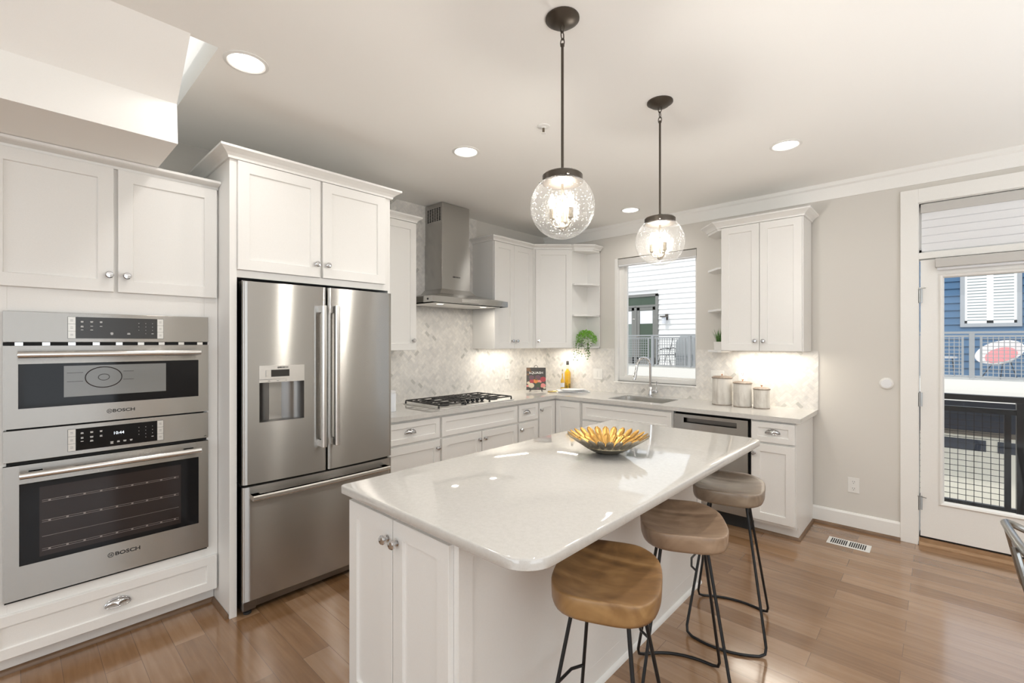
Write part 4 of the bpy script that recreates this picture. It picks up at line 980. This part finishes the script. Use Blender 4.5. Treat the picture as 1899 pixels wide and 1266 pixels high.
# ================================================================== stools
def stool(x, y, rz, mat, label, sr=0):
    t = thing('bar_stool', label, 'stool', (x, y, 0), 0, 'wood-seat bar stools at the island')
    a_, b_ = .168, .208; n_ = 56; e_ = 3.6
    def ring(q, z, zf=None):
        P = []
        for k in range(n_):
            th = 2 * math.pi * k / n_; c_, s_ = math.cos(th), math.sin(th)
            rr_ = (abs(c_) ** e_ + abs(s_) ** e_) ** (-1 / e_)
            X = a_ * q * rr_ * c_; Y = b_ * q * rr_ * s_
            X *= 1 - .10 * (Y / b_) ** 2
            P.append(Vector((x + X * math.cos(sr) - Y * math.sin(sr), y + X * math.sin(sr) + Y * math.cos(sr), z + (zf(X, Y) if zf else 0))))
        return P
    def sad(X, Y): return -.020 * max(0, 1 - (X / (a_ * .95)) ** 2) * max(0, 1 - (Y / (b_ * .95)) ** 2) ** .7 + .010 * (Y / b_) ** 2
    se = MB(); Z = .735
    se.loops([ring(.90, Z - .060), ring(.965, Z - .057), ring(.99, Z - .045), ring(1.0, Z - .012), ring(1.0, Z - .005, sad), ring(.99, Z - .001, sad), ring(.97, Z, sad)] + [ring(q, Z, sad) for q in (.88, .78, .66, .52, .38, .24, .1)])
    se = se.build('seat', mat, t, smooth=True, ang=60)
    for s_ in (-1, 1):
        def side(sx):
            top = Vector((x + sx * .082, y + s_ * .062, .680)); ft = Vector((x + sx * .180, y + s_ * .195, .007))
            d = (ft - top).normalized(); return top, ft, d
        tA, fA, dA = side(-1); tB, fB, dB = side(1)
        bar = [Vector((x + .180 * q, y + s_ * (.195 + .055 * (1 - q * q)), .007)) for q in [-.8 + .2 * i for i in range(9)]]
        def bend(f_, d, nx_):
            h = (nx_ - f_).normalized(); p0 = f_ - d * .035; p2 = f_ + h * .035; return [p0, p0 * .25 + f_ * .5 + p2 * .25, p2]
        m = MB(); m.tube([tA] + bend(fA, dA, bar[0]) + bar + list(reversed(bend(fB, dB, bar[-1]))) + [tB], .0065, 8)
        m.build('leg_frame', 'blk', t, smooth=True, ang=60)
    zf = .30; k_ = (.680 - zf) / .673; xl = .082 + .098 * k_; yl = .062 + .133 * k_
    MB().tube([(x - xl, y - yl, zf), (x - xl - .030, y - yl * .7, zf), (x - xl - .045, y, zf), (x - xl - .030, y + yl * .7, zf), (x - xl, y + yl, zf)], .0055, 8).build('footrest', 'blk', t, smooth=True)
    t.rotation_euler = (0, 0, rz)
    return t
stool(2.785, -3.172, R(12), 'seatA', 'honey-coloured wooden bar stool, nearest of the three at the island', R(12))
stool(2.782, -2.578, R(28), 'seatB', 'brown wooden bar stool with painted daylight sheen, in the middle of the island row')
stool(2.762, -1.937, R(12.7), 'seatC', 'wooden bar stool, seat greyed by painted daylight, farthest along the island, near the dishwasher')

# dining chair, only its back rail in view
t = thing('dining_chair', 'grey metal dining chair at the right edge, only its curved back rail showing', 'chair', (4.02, -2.15, 0))
cx_, cy_ = 4.02, -2.15
pts = [(4.12, -1.93, .70), (3.96, -1.932, .728), (3.85, -1.935, .755), (3.79, -1.942, .780), (3.765, -1.952, .793), (3.750, -1.970, .801), (3.744, -2.0, .806), (3.747, -2.10, .811), (3.758, -2.25, .811), (3.768, -2.32, .806), (3.782, -2.355, .798), (3.81, -2.375, .785), (3.87, -2.385, .757), (3.98, -2.39, .728), (4.14, -2.39, .70)]
MB().tube(pts, .0125, 10).build('back_rail', 'gun', t, smooth=True, ang=60)
MB().lathe((4.02, -2.16, .435), (0, 0, 1), [(.19, 0), (.20, .006), (.20, .014), (.17, .016), (.001, .010)], 28).build('seat', 'gun', t, smooth=True)
for ya, yb, yc in ((-2.05, -1.99, -1.94), (-2.27, -2.32, -2.38)):
    MB().tube([(3.746, ya, .805), (3.79, yb, .60), (3.86, yb, .44), (3.80, yc, .012)], .010, 8).build('rear_leg', 'gun', t, smooth=True)
    MB().tube([(4.14, yb, .44), (4.20, yc, .012)], .010, 8).build('front_leg', 'gun', t, smooth=True)

# ================================================================== lamps
def pendant(x, y, rz, label, pw):
    t = thing('pendant_light', label, 'pendant lamp', (x, y, 1.86), 0, 'glass globe pendants over the island')
    zc = 2.0; rg = .1265
    MB().lathe((x, y, 2.74), (0, 0, -1), [(.0665, 0), (.0665, .006), (.060, .010), (.045, .022), (.022, .028), (.010, .030)], 32).build('canopy', 'bronze', t, smooth=True)
    m = MB()
    for k, zz in enumerate((2.700, 2.672, 2.644)):
        o_ = (k % 2) * math.pi / 2
        m.tube([Vector((x + .009 * math.cos(q * math.pi / 6) * math.cos(o_), y + .009 * math.cos(q * math.pi / 6) * math.sin(o_), zz + .017 * math.sin(q * math.pi / 6))) for q in range(12)], .0024, 6, closed=True)
    m.build('chain', 'bronze', t, smooth=True)
    MB().lathe((x, y, 2.140), (0, 0, 1), [(.0055, 0), (.0055, .488), (.008, .49), (.008, .498), (.002, .502)], 12).build('rod', 'bronze', t, smooth=True)
    c_ = MB().lathe((x, y, 2.092), (0, 0, 1), [(.072, -.004), (.079, 0), (.079, .028), (.072, .034), (.030, .040), (.012, .052), (.006, .054)], 32).build('fitter_cap', 'bronze', t, smooth=True)
    for k in range(3):
        a = rz + k * 2.094; d = Vector((math.cos(a), math.sin(a), 0))
        MB().lathe(Vector((x, y, 2.102)) + d * .078, d, [(.003, 0), (.003, .012), (.006, .013), (.006, .018), (.001, .019)], 10).build('thumbscrew', 'bronze', c_, smooth=True)
    pr = []
    for k in range(25):
        th = math.pi * .185 + (math.pi - math.pi * .185) * k / 24; pr.append((rg * math.sin(th), rg * math.cos(th)))
    MB().lathe((x, y, zc), (0, 0, 1), [(.072, .108 + .02)] + pr, 48, False).build('globe', 'seeded', t, smooth=True, ang=80)
    st = MB().lathe((x, y, 1.915), (0, 0, 1), [(.001, -.014), (.013, -.008), (.017, 0), (.013, .012), (.005, .02), (.005, .18)], 16).build('stem', 'nickel', t, smooth=True)
    for k in range(3):
        a = rz + .6 + k * 2.094; d = Vector((math.cos(a), math.sin(a), 0)); c0 = Vector((x, y, 0))
        m = MB(); m.tube([c0 + d * .012 + Vector((0, 0, 1.917)), c0 + d * .030 + Vector((0, 0, 1.918)), c0 + d * .040 + Vector((0, 0, 1.928)), c0 + d * .042 + Vector((0, 0, 1.945))], .0035, 8)
        m.lathe(c0 + d * .042 + Vector((0, 0, 1.943)), (0, 0, 1), [(.006, 0), (.0105, .006), (.0105, .045), (.009, .046)], 14)
        ar = m.build('candle_arm', 'nickel', t, smooth=True)
        MB().lathe(c0 + d * .042 + Vector((0, 0, 1.989)), (0, 0, 1), [(.007, 0), (.013, .016), (.0135, .026), (.009, .042), (.003, .056), (.001, .06)], 16).build('bulb', 'bulb', ar, smooth=True)
    lamp('pendant_glow', 'POINT', (x, y, 2.02), (0, 0, 0), pw, (1, .95, .885), shadow_soft_size=.05).parent = None
    return t
pendant(2.479, -3.001, R(200), 'glass globe pendant with bronze rod, hanging over the near half of the island', 22)
pendant(2.479, -2.137, R(175), 'glass globe pendant hanging in front of the kitchen window', 22)
def downlight(x, y, label, pw):
    t = thing('recessed_light', label, 'ceiling light', (x, y, 2.73), group='recessed ceiling lights')
    MB().lathe((x, y, 2.74), (0, 0, -1), [(.092, 0), (.092, .003), (.078, .007), (.072, .003)], 40, False).build('trim_ring', 'white', t, smooth=True)
    MB().lathe((x, y, 2.7395), (0, 0, -1), [(.074, 0), (.074, .002)], 40).build('lens', 'dl', t)
    lamp('downlight_beam', 'AREA', (x, y, 2.728), (0, 0, 0), pw, (1, .965, .92), shape='DISK', size=.14, spread=R(150))
downlight(1.25, -3.746, 'lit recessed ceiling light beside the stair soffit', 2.6)
downlight(1.241, -2.409, 'lit recessed ceiling light in front of the refrigerator cabinet', 2.6)
downlight(2.837, -1.072, 'lit recessed ceiling light right of both pendants', 2.6)
downlight(1.377, -.419, 'lit recessed ceiling light nearest the kitchen window', 2.6)
for x, y in ((4.6, -2.6), (3.4, -5.6), (5.4, -5.6), (1.4, -6.0)):   # more of the same behind the camera
    lamp('downlight_beam', 'AREA', (x, y, 2.728), (0, 0, 0), 4, (1, .965, .92), shape='DISK', size=.14, spread=R(150))
t = thing('fire_sprinkler', 'small white fire sprinkler head on the ceiling left of the pendants', 'sprinkler', (1.852, -2.341, 2.69))
MB().lathe((1.852, -2.341, 2.74), (0, 0, -1), [(.038, 0), (.036, .004), (.016, .008), (.013, .012)], 24).build('escutcheon', 'white', t, smooth=True)
MB().lathe((1.852, -2.341, 2.728), (0, 0, -1), [(.007, 0), (.007, .022), (.002, .024), (.002, .03)], 10).build('nozzle', 'nickel', t, smooth=True)
MB().lathe((1.852, -2.341, 2.699), (0, 0, -1), [(.014, 0), (.014, .002)], 16).build('deflector', 'white', t)
# light under the wall cabinets
for nm, loc, rz, sx, p_ in (('under_cabinet_strip', (.17, -.93, 1.388), 0, (.05, .52), 2.0), ('under_cabinet_strip', (.40, -.17, 1.388), 0, (.30, .05), 1.8), ('under_cabinet_strip', (2.49, -.15, 1.384), 0, (.54, .05), 2.6), ('hood_lamp', (.36, -1.93, 1.79), 0, (.05, .05), .8), ('hood_lamp', (.36, -1.41, 1.79), 0, (.05, .05), .8)):
    lamp(nm, 'AREA', loc, (0, 0, rz), p_ * 1.0, (1, .92, .80), shape='RECTANGLE', size=sx[0], size_y=sx[1])

# ================================================================== wall fittings
def plate(fr, a, b, label, w_=.075, h_=.118, kind='outlet', c=.010):
    t = thing('wall_outlet' if kind == 'outlet' else 'wall_switch', label, 'outlet' if kind == 'outlet' else 'switch', tuple(fr(a, b - h_ / 2, c)))
    MB().fbox(fr, a - w_ / 2, a + w_ / 2, b - h_ / 2, b + h_ / 2, c, c + .005).build('cover_plate', 'white', t, bevel=.002)
    if kind == 'outlet':
        for s_ in (-1, 1):
            rc_ = MB().fbox(fr, a - .017, a + .017, b + s_ * .026 - .016, b + s_ * .026 + .016, c + .004, c + .0065).build('receptacle', 'white', t, bevel=.001)
            m = MB()
            for q in (-.006, .006): m.fbox(fr, a + q - .001, a + q + .001, b + s_ * .026 - .001, b + s_ * .026 + .008, c + .006, c + .0070)
            m.lathe(fr(a, b + s_ * .026 - .009, c + .006), fr.n, [(.0025, 0), (.0025, .001)], 8); m.build('slots', 'dark', rc_)
    else:
        for q in ((-.023, .023) if w_ > .1 else (0,)): MB().fbox(fr, a + q - .016, a + q + .016, b - .033, b + .033, c + .004, c + .008).build('rocker', 'white', t, bevel=.001)
plate(BW, 3.075, .346, 'white duplex wall outlet above the baseboard left of the door', c=0)
plate(LW, -.706, 1.107, 'white outlet in the tiles on the cooktop wall', c=.010)
plate(BW, .427, 1.10, 'white outlet in the tiles behind the oil bottles')
plate(BW, .757, 1.107, 'white double switch plate in the tiles left of the window', .118, kind='switch')
plate(BW, 2.05, 1.14, 'white double switch plate in the tiles behind the tallest canister', .118, kind='switch')
plate(BW, 2.27, 1.15, 'white outlet in the tiles behind the middle canister')
t = thing('wall_sensor', 'round white sensor disc on the wall left of the door', 'sensor', (3.275, 0, 1.11))
MB().lathe((3.275, 0, 1.153), (0, -1, 0), [(.044, 0), (.044, .006), (.038, .014), (.034, .016)], 32).build('housing', 'white', t, smooth=True)
MB().lathe((3.275, -.016, 1.153), (0, -1, 0), [(.032, 0), (.031, .003), (.020, .004), (.001, .004)], 32).build('dial', 'shadew', t, smooth=True)
t = thing('floor_vent', 'white slotted floor register set in the planks before the door', 'vent', (3.08, -.355, 0))
rzv = 0
MB().box(2.958, 3.212, -.425, -.285, 0, .004).build('frame', 'white', t, bevel=.002)
m = MB()
for k in range(8):
    for x0_ in (2.980, 3.090): m.box(x0_ + k * .0125, x0_ + .007 + k * .0125, -.405, -.305, .0036, .0048)
m.build('slots', 'dark', t)

# ================================================================== outside
def siding(name, mat, parent, x0, x1, z0, z1, y, ex=.19, holes=()):
    m = MB(); z = z0
    while z < z1:
        zt = min(z + ex, z1); xs = [(x0, x1)]
        for (hx0, hx1, hz0, hz1) in holes:
            if zt > hz0 + .02 and z < hz1 - .02:
                nx = []
                for a, b_ in xs:
                    if hx0 > a: nx.append((a, min(b_, hx0)))
                    if hx1 < b_: nx.append((max(a, hx1), b_))
                xs = [q for q in nx if q[1] > q[0]]
        for a, b_ in xs:
            m.loops([[Vector((X, y - .045, z)), Vector((X, y - .004, zt + .01)), Vector((X, y + .02, zt + .01)), Vector((X, y + .02, z))] for X in (a, b_)])
        z = zt
    return m.build(name, mat, parent)
WY = 12.2; FZ = .60
t = thing('neighbour_house', 'white clapboard house seen through the sink window', 'house', (-4, WY, -3.2))
siding('siding', 'sidw', t, -14, 1.2, FZ, 9, WY, .19, [(-6.2, -4.28, FZ, 3.30)])
MB().box(-14, 1.2, WY + .02, WY + .3, -3.2, 9).build('wall', 'sidw', t)
fr = MB(); fr.box(-6.25, -6.15, WY - .08, WY, FZ, 3.28); fr.box(-4.36, -4.26, WY - .08, WY, FZ, 3.28); fr.box(-6.25, -4.26, WY - .08, WY, 3.20, 3.30); fr.box(-6.2, -4.3, WY - .07, WY, 2.80, 2.88); fr.box(-5.24, -5.14, WY - .07, WY, FZ, 2.82)
fr = fr.build('door_frame', 'frameg', t)
MB().box(-6.15, -4.36, WY - .03, WY - .01, 2.88, 3.20).build('transom_pane', 'dglass', fr)
for (x0_, x1_, gl_) in ((-6.15, -5.24, 'pglass'), (-5.14, -4.36, 'dglass')):
    d_ = MB(); 
    d_.box(x0_, x0_ + .12, WY - .05, WY - .01, FZ, 2.80); d_.box(x1_ - .12, x1_, WY - .05, WY - .01, FZ, 2.80); d_.box(x0_, x1_, WY - .05, WY - .01, 2.68, 2.80); d_.box(x0_, x1_, WY - .05, WY - .01, FZ, .85)
    d_ = d_.build('patio_door', 'frameg', t)
    MB().box(x0_ + .12, x1_ - .12, WY - .03, WY - .02, .85, 2.68).build('pane', gl_, d_)
    MB().box(x0_ + .13, x1_ - .13, WY - .036, WY - .031, 2.16, 2.66).build('blind', 'shadew', d_)
    MB().lathe((x0_ + .06, WY - .05, 1.65), (0, -1, 0), [(.03, 0), (.03, .03), (.04, .05), (.001, .07)], 12).build('knob', 'nickel', d_, smooth=True)
t = thing('wall_lantern', 'small bronze wall lantern on the white house siding', 'lantern', (-3.93, WY - .15, 2.2))
MB().box(-3.98, -3.88, WY - .05, WY - .03, 2.28, 2.50).build('back_plate', 'bronze', t); MB().box(-4.08, -3.86, WY - .30, WY - .05, 2.38, 2.42).build('roof', 'bronze', t)
MB().lathe((-3.97, WY - .18, 2.14), (0, 0, 1), [(.07, 0), (.08, .24)], 12).build('shade', 'label', t)
t = thing('neighbour_house', 'blue clapboard house seen through the balcony door', 'house', (6, WY, -3.2))
siding('siding', 'sidb', t, 1.2, 14, FZ, 4.25, WY, .187, [(3.98, 5.02, 1.93, 3.7)])
MB().box(1.2, 14, WY + .02, WY + .3, -3.2, 4.25).build('wall', 'sidb', t)
MB().box(1.2, 14.1, WY - .08, WY + .35, 4.25, 4.40).build('parapet_cap', 'slab', t)
wf = MB(); wf.box(3.96, 4.04, WY - .07, WY + .01, 1.86, 3.75); wf.box(4.96, 5.04, WY - .07, WY + .01, 1.86, 3.75); wf.box(3.96, 5.04, WY - .08, WY + .01, 1.84, 1.93); wf.box(3.96, 5.04, WY - .07, WY + .01, 3.67, 3.75)
wf = wf.build('window', 'wframe', t)
MB().box(4.04, 4.96, WY - .015, WY - .005, 1.93, 3.67).build('pane', 'shutgap', wf)
m = MB(); m.box(4.04, 4.09, WY - .04, WY - .012, 1.93, 3.67); m.box(4.91, 4.96, WY - .04, WY - .012, 1.93, 3.67); m.box(4.44, 4.56, WY - .04, WY - .012, 1.93, 3.67); m.box(4.04, 4.96, WY - .04, WY - .012, 1.93, 2.0)
for k in range(22):
    z_ = 2.0 + k * .075
    for a0_, a1_ in ((4.09, 4.44), (4.56, 4.91)): m.box(a0_, a1_, WY - .035, WY - .014, z_ + .018, z_ + .075)
m.build('shutters', 'shut', wf)
t = thing('neighbour_lower_storey', 'cream lower storey with dark strip windows below the opposite deck', 'house', (4, WY, -3.2))
MB().box(-14, 14, WY - .2, WY + .01, -3.2, -.90).build('wall', 'cream', t); MB().box(-14, 14, WY - .25, WY + .01, -.90, -.78).build('band', 'taupe', t); MB().box(-14, 14, WY - .22, WY + .01, -.78, .12).build('recess_shade_band', 'navy', t)  # shaded recess under the deck slab painted as a flat navy band
MB().box(3.3, 4.42, WY - .215, WY - .19, -1.28, -1.0).build('strip_window', 'navy', t); MB().box(4.62, 5.6, WY - .215, WY - .19, -1.28, -1.0).build('strip_window', 'navy', t)
tag(MB().box(-14, 14, 10.2, WY, .12, FZ).build('opposite_deck', 'slab'), 'long white deck slab fronting the houses across the gap', 'deck')
tag(MB().box(-30, 30, .2, 40, -3.4, -3.2).build('outdoor_ground', 'deck'), 'ground between the houses far below', 'ground')
def railing(label, name, mat, y, z0, z1, posts, pr, mesh, gap, mid, nmesh, loc):
    t = thing(name, label, 'railing', loc)
    x0, x1 = posts[0], posts[-1]
    MB().box(x0 - pr, x1 + pr, y - .035, y + .035, z1 - .05, z1).build('top_rail', mat, t)
    for p in posts: MB().box(p - pr, p + pr, y - pr, y + pr, z0 - .03, z1 - .05).build('post', mat, t)
    for a, b_ in zip(posts, posts[1:]):
        a0, b0 = a + gap, b_ - gap; zt = z1 - mid; zb = z0 + .02
        m = MB(); fw_ = .022
        m.box(a, b_, y - .02, y + .02, zt, zt + .045); m.box(a, b_, y - .02, y + .02, zb - .03, zb)
        m.box(a0, a0 + .04, y - .018, y + .018, zb, zt); m.box(b0 - .04, b0, y - .018, y + .018, zb, zt)
        pn = m.build('panel_frame', mat, t)
        m = MB(); r_ = nmesh; x_ = a0 + .04 + mesh
        while x_ < b0 - .04: m.box(x_ - r_, x_ + r_, y - r_, y + r_, zb, zt); x_ += mesh
        z_ = zb + mesh
        while z_ < zt: m.box(a0 + .04, b0 - .04, y - r_ * .8, y + r_ * .8, z_ - r_, z_ + r_); z_ += mesh
        m.build('wire_mesh', mat, pn)
    return t
railing('grey railing with wire mesh panels on the opposite deck', 'deck_railing', 'railg', 10.4, .66, 1.70, [-6.3, -5.0, -3.63, -2.36, -1.1, .2, 1.5, 2.8, 4.11, 5.4, 6.7, 8.0], .045, .085,   .13, .13, .0075, (1, 10.4, .6))
t = railing('near black balcony railing with wire mesh, just outside the door', 'balcony_railing', 'blk', 1.3, .03, 1.0, [2.75, 4.09, 5.5], .045, .0515, .075, .155, .0022, (3.5, 1.3, 0))
tag(MB().box(2.4, 6.2, .16, 1.40, -.22, -.03).build('balcony_floor', 'deck'), 'grey balcony floor just outside the glazed door', 'balcony')
# saucer chair
t = thing('saucer_chair', 'round white wicker patio chair with pink cushion behind the deck railing', 'chair', (4.58, 11.25, FZ))
cc = Vector((4.60, 11.2, 1.20)); nn = Vector((-.34, -.56, .75)).normalized()
MB().lathe(cc, nn, [(.001, -.20), (.15, -.19), (.30, -.10), (.41, .02), (.425, .03), (.40, .045), (.29, -.07), (.14, -.16), (.001, -.17)], 32, False).build('shell', 'wicker', t, smooth=True)
MB().lathe(cc + nn * -.155, nn, [(.001, 0), (.20, 0), (.28, .06), (.27, .10), (.12, .05), (.001, .04)], 28).build('cushion', 'pink', t, smooth=True)
for k in range(3):
    a = 2.094 * k + .5; p0 = cc - nn * .18; MB().tube([p0 + Vector((.12 * math.cos(a), .12 * math.sin(a), 0)), Vector((cc.x + .33 * math.cos(a), cc.y + .33 * math.sin(a), FZ + .012))], .010, 6).build('leg', 'blk', t)
t = thing('patio_table', 'low white-topped patio table left of the round patio chair', 'table', (3.65, 11.25, FZ))
MB().lathe((3.62, 11.25, 1.06), (0, 0, 1), [(.27, 0), (.27, .04)], 24).build('top', 'wicker', t)
for k in range(3): MB().tube([(3.62 + .18 * math.cos(k * 2.1), 11.25 + .18 * math.sin(k * 2.1), 1.06), (3.62 + .22 * math.cos(k * 2.1), 11.25 + .22 * math.sin(k * 2.1), FZ + .013)], .012, 6).build('leg', 'blk', t)
t = thing('covered_grill', 'covered grey grill standing on the opposite deck behind the railing', 'grill', (-2.75, 11.3, FZ))
MB().loops([rr(-3.12, -2.2, 11.0, 11.6, FZ, .06), rr(-3.10, -2.2, 11.0, 11.6, 1.45, .06), rr(-2.95, -2.3, 11.1, 11.5, 1.70, .06)]).build('cover', 'cover', t, smooth=True)
t = thing('patio_chair', 'black tubular patio chair between the patio doors and covered grill', 'chair', (-3.45, 11.2, FZ))
m = MB()
for y_ in (10.95, 11.45):
    m.tube([(-3.70, y_, FZ + .015), (-3.62, y_, 1.0), (-3.30, y_, 1.0), (-3.22, y_, FZ + .015)], .014, 6); m.tube([(-3.30, y_, 1.0), (-3.15, y_, 1.62)], .014, 6); m.tube([(-3.62, y_, 1.2), (-3.35, y_, 1.24), (-3.25, y_, 1.2)], .014, 6)
m.build('frame', 'blk', t)
MB().box(-3.62, -3.28, 10.95, 11.45, 1.0, 1.02).build('seat', 'blk', t)
